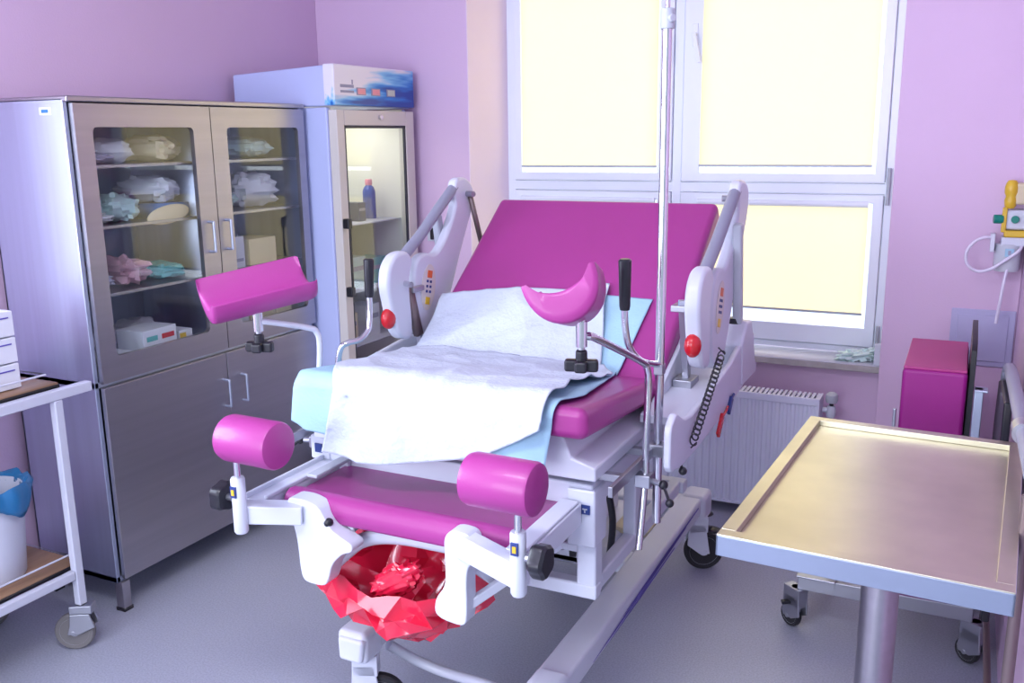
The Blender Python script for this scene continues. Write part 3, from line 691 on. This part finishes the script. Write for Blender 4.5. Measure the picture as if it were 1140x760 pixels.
def door(y0,y1,z0,z1,glz=None,name='door'):
    d=MB(); xa,xb=CXF-.020,CXF
    if glz:
        a,b,g,h=glz; r=.018; pts=[]
        for cy,cz,a0 in ((b-r,h-r,0),(a+r,h-r,90),(a+r,g+r,180),(b-r,g+r,270)):
            for k in range(6): t=rad(a0+90*k/5); pts.append((cy+r*cos(t),cz+r*sin(t)))
        outer=[]
        for (py,pz) in pts:
            # project each inner point out to the frame
            cy,cz=(a+b)/2,(g+h)/2; dy,dz=py-cy,pz-cz
            outer.append((0,0))
        n=len(pts); corners=[(y1,z1),(y0,z1),(y0,z0),(y1,z0)]
        vs=[(xb,p[0],p[1]) for p in pts]+[(xb,p[0],p[1]) for p in corners]+[(xa,p[0],p[1]) for p in pts]+[(xa,p[0],p[1]) for p in corners]
        fs=[]
        for q in range(4):
            i0=q*6
            for k in range(5): fs.append((i0+k,i0+k+1,n+q))
            fs.append((i0+5,(i0+6)%n,n+(q+1)%4,n+q))
        m=n+4
        fs += [tuple(m+i for i in f[::-1]) for f in fs]
        fs += [(i,(i+1)%n,m+(i+1)%n,m+i) for i in range(n)]
        fs += [(n+q,n+(q+1)%4,m+n+(q+1)%4,m+n+q) for q in range(4)]
        d.add(vs,fs)
        do=d.build(name,'steel',cab,ang=30)
        MB().box(xa+.008,xa+.012,a-.002,b+.002,g-.002,h+.002).build('door_glass','glass',do,smooth=False)
    else:
        do=d.box(xa,xb,y0,y1,z0,z1).build(name,'steel',cab,bevel=.003,seg=2)
    return do
seam=2.783
g1=(2.235,2.69,.955,1.745); g2=(2.868,3.305,.955,1.745)
d1=door(CY0+.02,seam-.002,.868,1.822,g1); d2=door(seam+.002,CY1-.01,.868,1.822,g2)
d3=door(CY0+.02,2.765,.128,.852); d4=door(2.769,CY1-.01,.128,.852)
def pull(y,z0,z1,parent):
    MB().tube([(CXF,y,z0),(CXF+.026,y,z0+.001),(CXF+.028,y,z0+.012),(CXF+.028,y,z1-.012),(CXF+.026,y,z1-.001),(CXF,y,z1)],.0055,sub=3,n=10).build('handle','steelv',parent)
pull(2.727,1.27,1.385,d1); pull(2.822,1.27,1.385,d2); pull(2.742,.635,.745,d3); pull(2.842,.635,.745,d4)
MB().box(-2.80,-2.745,CY0-.0012,CY0,1.785,1.81).build('maker_sticker','card',cab,smooth=False)
MB().box(-2.79,-2.757,CY0-.0022,CY0-.001,1.792,1.803).build('sticker_print','bluewrap',cab,smooth=False)
# contents of the cabinet
def put(mb,name,mat,label,cat,group=None):
    o=mb.build(name,mat,ang=35); tag(o,label,cat,group); return recenter(o)
G='wrapped supplies in the steel cabinet'
xs=-2.84
items=[ # y, z(shelf), size, mat, rz, amp, label
 (2.31,1.618,(.22,.17,.055),'lav',.3,.5,'flat lavender wrapped pouch, left end of the cabinet top shelf'),
 (2.415,1.618,(.20,.20,.10),'paper',-.2,.35,'white paper wrapped pack in the middle of the left top shelf'),
 (2.63,1.618,(.24,.22,.11),'cream',.5,.5,'cream crumpled pouch at the right of the left top shelf'),
 (3.13,1.618,(.24,.24,.10),'mint',.2,.5,'pale green pouch on the top shelf behind the right glass door'),
 (2.30,1.408,(.22,.16,.045),'paper',.1,.5,'white packet with torn corner, left on the second cabinet shelf'),
 (2.43,1.408,(.24,.18,.11),'mint',-.4,.55,'mint green crumpled bundle in the middle of the second cabinet shelf'),
 (2.615,1.4665,(.24,.18,.11),'paper',.3,.5,'white bundle lying on the blue pack on the second cabinet shelf'),
 (2.94,1.408,(.20,.15,.09),'mint',.6,.5,'mint crumpled pouch at the left behind the right glass door'),
 (3.15,1.408,(.24,.26,.17),'paper',-.3,.5,'big white folded pouch heap behind the right glass door'),
 (2.28,1.17,(.2,.12,.07),'lav',.2,.5,'grey lavender wrap, left on the third cabinet shelf'),
 (2.43,1.17,(.24,.16,.12),'pinkwrap',.2,.7,'pink and white crumpled wrap on the third cabinet shelf'),
 (2.635,1.17,(.2,.17,.07),'teal',-.3,.5,'dark teal wrap at the right of the third cabinet shelf'),
 (2.33,.875,(.24,.18,.17),'lav',.2,.5,'grey plastic wrapped bundle behind the small boxes on the cabinet floor shelf'),
 (2.55,.875,(.24,.18,.15),'paper',.2,.5,'pale bundle behind the big white box on the lowest glazed shelf'),
]
for i,(y,z,sz,mt,rz,amp,lb) in enumerate(items):
    x=-2.84 if z>1 else -2.93
    sz=(sz[0]*.93,sz[1]*.86,sz[2]*.92); o=crumple((x,y,z+sz[2]*.5),sz,rz=rz,seed=i+1,amp=amp*.5,n=30); o.v=[Vector((min(v.x,CXF-.06),v.y,max(v.z,z+.001))) for v in o.v]
    put(o,'wrapped_pack',mt,lb,'pack',G)
put(MB().obox((-2.80,2.635,1.408+.028),(.14,.13,.055),rz=.1),'supply_box','bluewrap','bright blue box on the second cabinet shelf near the door seam','box')
o=MB().ball((-2.722,2.585,1.425),(.012,.105,.035),n=28); o.xf(Matrix.Translation((-2.722,2.585,1.425))@Matrix.Rotation(.12,4,'X')@Matrix.Translation((2.722,-2.585,-1.425)))  # flattened yellow ellipsoid at the shelf edge
put(o,'yellow_oval','cream','flat yellow oval standing at the edge of the second cabinet shelf','pad')
def carton(x,y,z,sx,sy,sz,label,marks,rz=0,mat='card',name='supply_box'):
    t=thing(name,label,'box',(x,y,z),rz)
    MB().box(-sx/2,sx/2,-sy/2,sy/2,0,sz).build('carton',mat,t,bevel=.002,world=False)
    for (a,b,c,d,m) in marks: MB().box(sx/2,sx/2+.001,a*sy-sy/2,b*sy-sy/2,c*sz,d*sz).build('printed_mark',m,t,smooth=False,world=False)
carton(-2.76,2.275,.875,.12,.13,.075,'small low white box at the left of the lowest glazed shelf',[(.6,.95,.45,.7,'ink')])
carton(-2.765,2.465,.875,.13,.17,.135,'large white glove box with green and red print on the lowest glazed shelf',[(.1,.42,.68,.82,'teal'),(.55,.92,.68,.82,'red')],rz=.05)
carton(-2.775,2.61,.875,.12,.07,.10,'narrow white box with a yellow end beside the large white box',[(.05,.5,.1,.9,'yellow')])
carton(-2.78,2.93,.875,.12,.09,.12,'white box with dark band, left behind the right glass door',[(.1,.9,.2,.3,'teal')])
carton(-2.80,3.07,.875,.15,.16,.20,'tall beige carton standing behind the right glass door',[],mat='cream')
carton(-2.80,3.21,.875,.15,.10,.12,'low beige carton beside the tall one behind the right glass door',[],mat='cream')
carton(-2.80,2.95,1.17,.12,.10,.13,'white carton on the third shelf behind the right glass door',[(.1,.9,.2,.3,'ink')])
carton(-2.82,3.12,1.17,.15,.17,.11,'beige carton on the third shelf behind the right glass door',[],mat='cream')

# ------------------------------------------------------------------ drug fridge
FX=-2.515; F0,F1=3.378,4.02
fr=thing('drug_fridge','tall glass-door medicine refrigerator with blue printed header in the corner','refrigerator',(-2.8,3.7,0))
c=MB(); XBk=-3.08
c.box(XBk,FX-.045,F0,F0+.03,.06,1.83); c.box(XBk,FX-.045,F1-.03,F1,.06,1.83); c.box(XBk,XBk+.03,F0,F1,.06,1.83); c.box(XBk,FX-.045,F0,F1,.06,.25)
c.prism([(XBk,1.835),(FX-.02,1.835),(FX-.02,2.01),(XBk,1.985)],'y',F0,F1)
c.build('body','fridgeside',fr,bevel=.008)
MB().box(XBk+.03,XBk+.035,F0+.03,F1-.03,.25,1.83).box(XBk+.03,FX-.05,F0+.03,F0+.034,.25,1.83).box(XBk+.03,FX-.05,F1-.034,F1-.03,.25,1.83).build('liner','fridgein',fr)
MB().box(FX-.055,FX+.004,F0-.002,F1+.002,1.838,2.013).build('header_panel','decal',fr,bevel=.006)
hp=fr.children[-1]
for y,m in ((3.575,'display'),(3.69,'display'),(3.815,'displayg')):
    do=MB().box(FX+.004,FX+.006,y-.036,y+.036,1.885,1.918).build('display_bezel','ink',hp,smooth=False)
    MB().box(FX+.006,FX+.0068,y-.027,y+.03,1.889,1.914).build('display','%s'%m,do,smooth=False)
MB().box(FX+.004,FX+.0048,3.42,3.52,1.915,1.928).box(FX+.004,FX+.0048,3.42,3.52,1.893,1.903).box(FX+.004,FX+.0048,3.505,3.515,1.93,1.95).build('header_print','ink',hp,smooth=False)
d=MB(); a,b,g,h=F0+.065,F1-.075,.33,1.752
d.box(FX-.045,FX,F0+.01,a,.26,1.82); d.box(FX-.045,FX,b,F1-.002,.26,1.82); d.box(FX-.045,FX,a,b,.26,g); d.box(FX-.045,FX,a,b,h,1.82)
dr=d.build('door','beige',fr,bevel=.004)
MB().box(FX-.020,FX-.015,a,b,g,h).build('door_glass','glass',dr,smooth=False)
s=MB()
for u,v,p,q in ((a,a+.012,g,h),(b-.012,b,g,h),(a,b,g,g+.012),(a,b,h-.012,h)): s.box(FX-.014,FX-.004,u,v,p,q)
s.build('door_seal','dark',dr)
hd=MB().box(FX+.026,FX+.034,F0+.020,F0+.032,1.03,1.31).build('handle','black',dr,bevel=.002)
for zz in (1.30,.99): MB().box(FX,FX+.034,F0+.012,F0+.042,zz,zz+.045).build('handle_bracket','black',hd,bevel=.006)
MB().cyl((FX,3.72,1.79),(FX+.012,3.72,1.79),.011).build('lock','chrome',dr)
MB().box(FX-.05,FX-.004,F0+.02,F1-.02,.06,.25).build('kick_grille','dark',fr)
for z in (.45,.72,.98,1.25,1.30): 
    if z!=1.25: MB().box(XBk+.04,FX-.075,F0+.036,F1-.036,z-.006,z).build('shelf','enamel',fr)
FG='medicine packages in the glass door fridge'
for y,z,sy,sz,m,lb in ((3.90,1.30,.05,.20,'bluewrap','tall dark blue bottle on the top fridge shelf'),
    (3.60,1.30,.10,.05,'cream','low cream carton on the top fridge shelf'),(3.75,1.30,.06,.09,'navy','dark carton next to the blue bottle in the fridge'),
    (3.55,.98,.10,.12,'cream','cream carton at the left of the middle fridge shelf'),(3.70,.98,.12,.15,'mint','pale green carton in the middle of the fridge'),(3.87,.98,.13,.13,'teal','teal carton at the right of the middle fridge shelf'),
    (3.6,.72,.14,.14,'cream','wide cream carton on the lower fridge shelf'),(3.8,.72,.12,.16,'card','white carton on the lower fridge shelf')):
    if 'bottle' in lb.split('next')[0]:
        bt=thing('medicine_bottle',lb,'bottle',(-2.72,y,z))
        MB().lathe([(0,0),(.03,0),(.032,.006),(.032,.135),(.024,.155),(.014,.165),(.014,.17),(0,.17)],(-2.72,y,z),n=32).build('bottle_body','navyblue',bt)
        MB().lathe([(0,.165),(.017,.165),(.018,.17),(.018,.19),(.015,.195),(0,.195)],(-2.72,y,z),n=24).build('screw_cap','display',bt); continue
    carton(-2.72,y,z,.12,sy,sz,lb,[(.1,.9,.55,.7,'ink')],mat=m,name='medicine_box')

# ------------------------------------------------------------------ left cart
PX=-2.60
ct=thing('supply_cart','white tubular cart with wooden shelves beside the steel cabinet','cart',(-2.83,1.6,0))
f=MB()
for x in (PX,-3.04):
    f.box(x-.014,x+.014,1.91,1.94,.165,.8845); f.box(x-.014,x+.014,1.12,1.15,.165,.8845)
    f.box(x-.016,x+.016,1.02,2.055,.885,.918); f.box(x-.0125,x+.0125,1.151,1.909,.262,.292)
for y in (1.135,1.925): f.box(-3.023,PX-.017,y-.012,y+.012,.8885,.915); f.box(-3.025,PX-.015,y-.012,y+.012,.264,.290)
f.build('tube_frame','enamel',ct,bevel=.004)
for z in (.918,.292):
    MB().box(-3.03,PX-.02,1.10,1.955,z+.002,z+.016).build('shelf_board','wood',ct)
    MB().box(-3.033,PX-.017,1.097,1.958,z-.002,z+.010).build('shelf_edge','black',ct)
for z in (.965,.335):
    MB().tube([(PX-.035,1.12,z),(PX-.035,1.925,z),(-3.01,1.925,z),(-3.01,1.12,z)],.0035,sub=1,n=8,closed=True).build('guard_wire','enamel',ct)
for x,y in ((PX,1.925),(-3.03,1.925),(PX,1.135),(-3.03,1.135)): caster(ct,x,y,.165,r=.066,yaw=rad(-60) if x==PX else .2,wide=.026,cover='metal',tyre='greyrubber',off=-.03)
for k in range(3):
    z=.9365+k*.084
    t=thing('white_carton',('lowest','middle','topmost')[k]+' of the three white cartons stacked on the cart','box',(-2.78,1.74,z),0,'white cartons on the cart')
    MB().box(-2.90,-2.668,1.60,1.862,z+.0005,z+.080).build('carton','card',t,bevel=.003)
    MB().box(-2.668,-2.666,1.62,1.845,z+.058,z+.062).build('lid_line','purple',t,smooth=False)
t=thing('waste_bin','round white plastic bin on the lower shelf of the cart','bin',(-2.77,1.745,.309))
MB().lathe([(0,.31),(.095,.31),(.10,.32),(.122,.60),(.128,.605),(.128,.615),(.118,.615),(.092,.33),(0,.33)],(-2.77,1.745,0),n=40).build('bucket','enamel',t)
vs=[]; n=64; mbx=MB()
for j,(r,z) in enumerate(((.117,.60),(.123,.625),(.136,.632),(.146,.61),(.142,.57),(.137,.55))):
    for i in range(n):
        a=2*PI*i/n; k=.010*noise.noise(Vector((cos(a)*4,sin(a)*4,j*.6))); vs.append((-2.77+(r+k)*cos(a),1.745+(r+k)*sin(a),z+k*1.5-(.02*sin(a*5)*(j>3))))
mbx.add(vs,[(j*n+i,j*n+(i+1)%n,(j+1)*n+(i+1)%n,(j+1)*n+i) for j in range(5) for i in range(n)])
o=mbx.build('bin_liner','bagblue',solid=.002); tag(o,'blue plastic liner folded over the rim of the white bin','bag'); recenter(o)

# ------------------------------------------------------------------ instrument table (right)
T=rad(-3); tb=thing('instrument_table','stainless steel instrument table on a round column in the right foreground','table',(-.115,2.198,0),T)
hx,hy,z=.27,.455,.90
MB().box(-hx+.03,hx-.03,-hy+.03,hy-.03,z-.022,z-.016).build('table_top','tabletop',tb,world=False,smooth=False)
r=MB(); rw=.032
for a,b,c,d in ((-hx,hx,-hy,-hy+rw),(-hx,hx,hy-rw,hy),(-hx,-hx+rw,-hy+rw,hy-rw),(hx-rw,hx,-hy+rw,hy-rw)): r.box(a,b,c,d,z-.016,z)
r.build('raised_rim','tabletop',tb,world=False,bevel=.0015,seg=2); r=MB()
for a,b,c,d in ((-hx,hx,-hy,-hy+.004),(-hx,hx,hy-.004,hy),(-hx,-hx+.004,-hy,hy),(hx-.004,hx,-hy,hy)): r.box(a-.0008,b+.0008,c-.0008,d+.0008,z-.047,z-.003)
r.build('folded_edge','rimsteel',tb,world=False,bevel=.0015,seg=2)
MB().box(-hx+.02,hx-.02,-hy+.02,hy-.02,z-.045,z-.023).build('under_tray','steel',tb,world=False)
MB().cyl((0,0,.08),(0,0,z-.045),.043,n=40).build('column','steel',tb,world=False)
MB().box(-.09,.09,-.09,.09,z-.06,z-.044).build('mounting_plate','steel',tb,world=False)
b=MB(); b.cyl((0,0,.06),(0,0,.10),.07,.05,n=32); b.bar((-.22,-.28,.07),(.2,.3,.07),.04,.03); b.bar((-.22,.3,.07),(.2,-.28,.07),.04,.03)
b.build('base','steel',tb,world=False,bevel=.004)
for x,y in ((-.22,-.28),(.2,.3),(-.22,.3),(.2,-.28)):
    MB().cyl((x-.012,y,.03),(x+.012,y,.03),.03).cyl((x,y,.03),(x,y,.07),.008).build('caster','rubber',tb,world=False)

# ------------------------------------------------------------------ padded block on its trolley
tr=thing('padded_support','magenta padded block standing on a wheeled steel base by the window wall','cushion',(-.1,3.3,0))
f=MB(); f.box(-.425,.12,3.06,3.10,.155,.205); f.box(-.42,.12,3.52,3.56,.155,.205); f.box(-.40,-.36,3.101,3.519,.157,.203); f.box(.07,.11,3.101,3.519,.157,.203)
f.box(.0,.03,3.605,3.635,.20,.85); f.box(-.168,-.158,3.12,3.13,.20,.82); f.box(-.43,-.30,3.045,3.11,.2055,.212)
f.build('wheeled_base','metal',tr,bevel=.003)
for x,y in ((-.43,3.08),(-.40,3.54),(.13,3.08),(.11,3.54)): caster(tr,x,y,.155,r=.042,yaw=.9,wide=.024,cover='metal',tyre='rubber',off=.018)
MB().bar((-.43,3.08,.10),(-.475,3.06,.095),.02,.012).build('brake_pedal','black',tr,bevel=.003)
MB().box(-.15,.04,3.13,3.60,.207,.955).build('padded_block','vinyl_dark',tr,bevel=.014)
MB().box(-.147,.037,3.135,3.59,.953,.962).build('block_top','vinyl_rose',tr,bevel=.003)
MB().prism([(3.14,.30),(3.17,1.02),(3.20,1.04),(3.50,1.06),(3.52,.9),(3.2,.3)],'x',.043,.060).build('strap','black',tr,bevel=.002)
MB().box(.062,.088,3.14,3.17,.30,.905).box(.062,.10,3.13,3.18,.898,.905).build('steel_plate','steelv',tr,bevel=.002)
g=MB()
for x,zz in ((-.30,.34),(-.26,.3),(-.215,.36)): g.box(x,x+.012,3.28,3.30,.2,zz)
g.box(-.33,-.20,3.26,3.34,.205,.24); g.box(-.345,-.315,3.27,3.33,.2,.40)
g.build('base_fittings','dark',tr,bevel=.002)
# padded rail frame along the right wall
rl=thing('wall_side_frame','grey tubular frame with a black panel pushed against the right wall','frame',(.15,2.6,0))
MB().tube([(.150,3.20,.45),(.150,3.20,.88),(.150,3.17,.955),(.152,3.08,.99),(.156,2.6,1.005),(.162,2.05,1.01)],.018).build('top_tube','greyplastic',rl)
MB().cyl((.157,2.42,1.006),(.158,2.36,1.006),.026).build('tube_joint','metal',rl)
MB().prism([(3.25,.32),(3.23,.80),(3.19,.93),(3.05,.965),(2.75,.975),(2.75,.32)],'x',.128,.150).build('black_panel','black',rl,bevel=.006)
f=MB()
for y in (3.18,2.02): f.cyl((.155,y,.0),(.155,y,.98),.012)
f.cyl((.155,2.02,.2),(.155,3.18,.2),.010); f.build('support_legs','brownrod',rl)

# ------------------------------------------------------------------ wall things
t=thing('access_panel','white painted square access panel low on the wall right of the window','panel',(.085,WY,.77))
MB().box(-.03,.2,WY-.008,WY,.768,.998).build('panel_frame','panelpaint',t,bevel=.003)
MB().box(-.006,.176,WY-.013,WY-.008,.79,.976).build('panel_door','panelpaint',t,bevel=.002)
t=thing('wall_socket','small white wall outlet with a black plug between fridge and window','outlet',(-2.45,WY,1.18))
MB().box(-2.49,-2.405,WY-.012,WY,1.175,1.30).build('cover_plate','plastic',t,bevel=.004)
MB().box(-2.462,-2.442,WY-.03,WY-.012,1.185,1.245).build('plug','black',t,bevel=.004)
su=thing('suction_regulator','yellow and white wall suction regulator with green knobs and clear tubing','regulator',(.16,WY,1.2))
MB().lathe([(0,0),(.014,0),(.02,.01),(.022,.03),(.018,.045),(.024,.06),(.024,.08),(.02,.095),(.014,.105),(0,.108)],(.137,4.0,1.405)).build('yellow_knob','yellow',su)
MB().box(.150,.195,3.985,4.06,1.42,1.50).build('gauge_body','cream',su,bevel=.01)
MB().box(.118,.20,3.99,4.08,1.325,1.40).build('valve_body','plastic',su,bevel=.01)
MB().box(.113,.130,3.98,4.0,1.315,1.41).build('yellow_strip','yellow',su,bevel=.004)
MB().cyl((.118,3.99,1.365),(.085,3.985,1.365),.017).build('green_knob','green',su,bevel=.003)
MB().cyl((.158,3.99,1.365),(.158,3.972,1.365),.014).build('green_button','green',su,bevel=.003)
MB().box(.125,.20,3.98,4.07,1.297,1.323).build('yellow_base','yellow',su,bevel=.006)
MB().box(.118,.20,3.98,4.07,1.262,1.297).build('white_base','plastic',su,bevel=.006)
MB().lathe([(0,0),(.042,0),(.045,.01),(.048,.10),(.044,.105),(0,.106)],(.145,4.02,1.165)).build('canister','clear',su)
MB().box(.135,.165,3.965,3.975,1.225,1.255).build('canister_label','padw',su,smooth=False)
MB().box(.145,.155,3.962,3.966,1.232,1.248).build('label_print','ink',su,smooth=False)
MB().box(.082,.098,3.975,4.03,1.24,1.31).build('tube_bracket','plastic',su,bevel=.003)
MB().tube([(.095,3.99,1.293),(.06,3.975,1.295),(.025,3.97,1.275),(.003,3.97,1.235),(.01,3.97,1.19),(.045,3.97,1.165),(.09,3.965,1.175),(.135,3.96,1.21),(.18,3.96,1.25),(.19,4.0,1.27)],.0062,n=10).build('tubing','tube',su)
MB().tube([(.150,3.985,1.20),(.142,3.975,1.13),(.135,3.97,1.05),(.128,3.97,.965)],.0062,n=10).build('hanging_tube','tube',su)
# things on the sill
t=crumple((-.385,4.245,.73),(.17,.085,.055),rz=.2,seed=21,amp=.6,n=40,ry=-.1); t.v=[Vector((v.x,v.y,max(v.z,.705))) for v in t.v]
M['mask']=pmat('pale_mint_fleece',(.66,.84,.82),.7)
o=t.build('face_mask','mask',ang=50); tag(o,'crumpled pale mint face mask lying on the window sill corner','mask'); recenter(o)
o=MB().box(-.318,-.292,4.18,4.20,.7045,.80).build('sill_bracket','plastic',bevel=.003); tag(o,'small white upright bracket at the right end of the sill','bracket'); recenter(o)

# ------------------------------------------------------------------ camera
F=1028.3; yaw,pit,rol=rad(26.309),rad(12.578),rad(-.754)
f=Vector((-sin(yaw)*cos(pit),cos(yaw)*cos(pit),-sin(pit))); r=Vector((cos(yaw),sin(yaw),0)); u=r.cross(f)
R=r*cos(rol)+u*sin(rol); U=-r*sin(rol)+u*cos(rol)
cd=bpy.data.cameras.new('camera'); cam=bpy.data.objects.new('camera',cd); COL.objects.link(cam)
m=Matrix((R,U,-f)).transposed().to_4x4(); m.translation=Vector((0,0,1.70)); cam.matrix_world=m
cd.sensor_width=36; cd.lens=F/1140*36; cd.clip_start=.02; scn.camera=cam

# ------------------------------------------------------------------ light
def area(name,loc,rot,sx,sy,e,col):
    l=bpy.data.lights.new(name,'AREA'); l.shape='RECTANGLE'; l.size=sx; l.size_y=sy; l.energy=e; l.color=col
    o=bpy.data.objects.new(name,l); COL.objects.link(o); o.location=loc; o.rotation_euler=rot; return o
area('daylight_outside',(-1.2,6.2,1.9),(rad(-90),0,0),4.5,3.6,150,(.97,.97,1.0))
area('window_behind',(-1.7,-2.4,1.75),(rad(90),0,0),2.6,1.7,150,(.80,.85,1.0))
area('side_fill',(WX-.35,.8,1.65),(0,rad(-90),0),1.5,1.4,120,(.74,.82,1.0))  # added fill behind the unseen opening, brightens the cabinet side
area('fridge_lamp',(-2.78,3.7,1.80),(0,0,0),.3,.4,2.2,(1.0,.97,.86))
area('ceiling_fill',(-1.0,.6,2.86),(0,0,0),1.2,.3,45,(.88,.88,1.0))  # fill added under the ceiling, no fixture there
w=bpy.data.worlds.new('world'); scn.world=w; w.use_nodes=True
bg=w.node_tree.nodes['Background']; bg.inputs[0].default_value=(.72,.80,1.0,1); 
tcw=w.node_tree.nodes.new('ShaderNodeTexCoord'); sxw=w.node_tree.nodes.new('ShaderNodeSeparateXYZ'); mrw=w.node_tree.nodes.new('ShaderNodeMapRange')
w.node_tree.links.new(tcw.outputs['Generated'],sxw.inputs[0]); w.node_tree.links.new(sxw.outputs['Y'],mrw.inputs['Value'])
mrw.inputs['From Min'].default_value=.0; mrw.inputs['From Max'].default_value=.5; mrw.inputs['To Min'].default_value=.7; mrw.inputs['To Max'].default_value=1.9
w.node_tree.links.new(mrw.outputs['Result'],bg.inputs[1])   # the sky is brighter on the window side
scn.view_settings.view_transform='Standard'; scn.view_settings.look='None'; scn.view_settings.exposure=0.; scn.view_settings.gamma=1.
scn.view_settings.use_curve_mapping=False
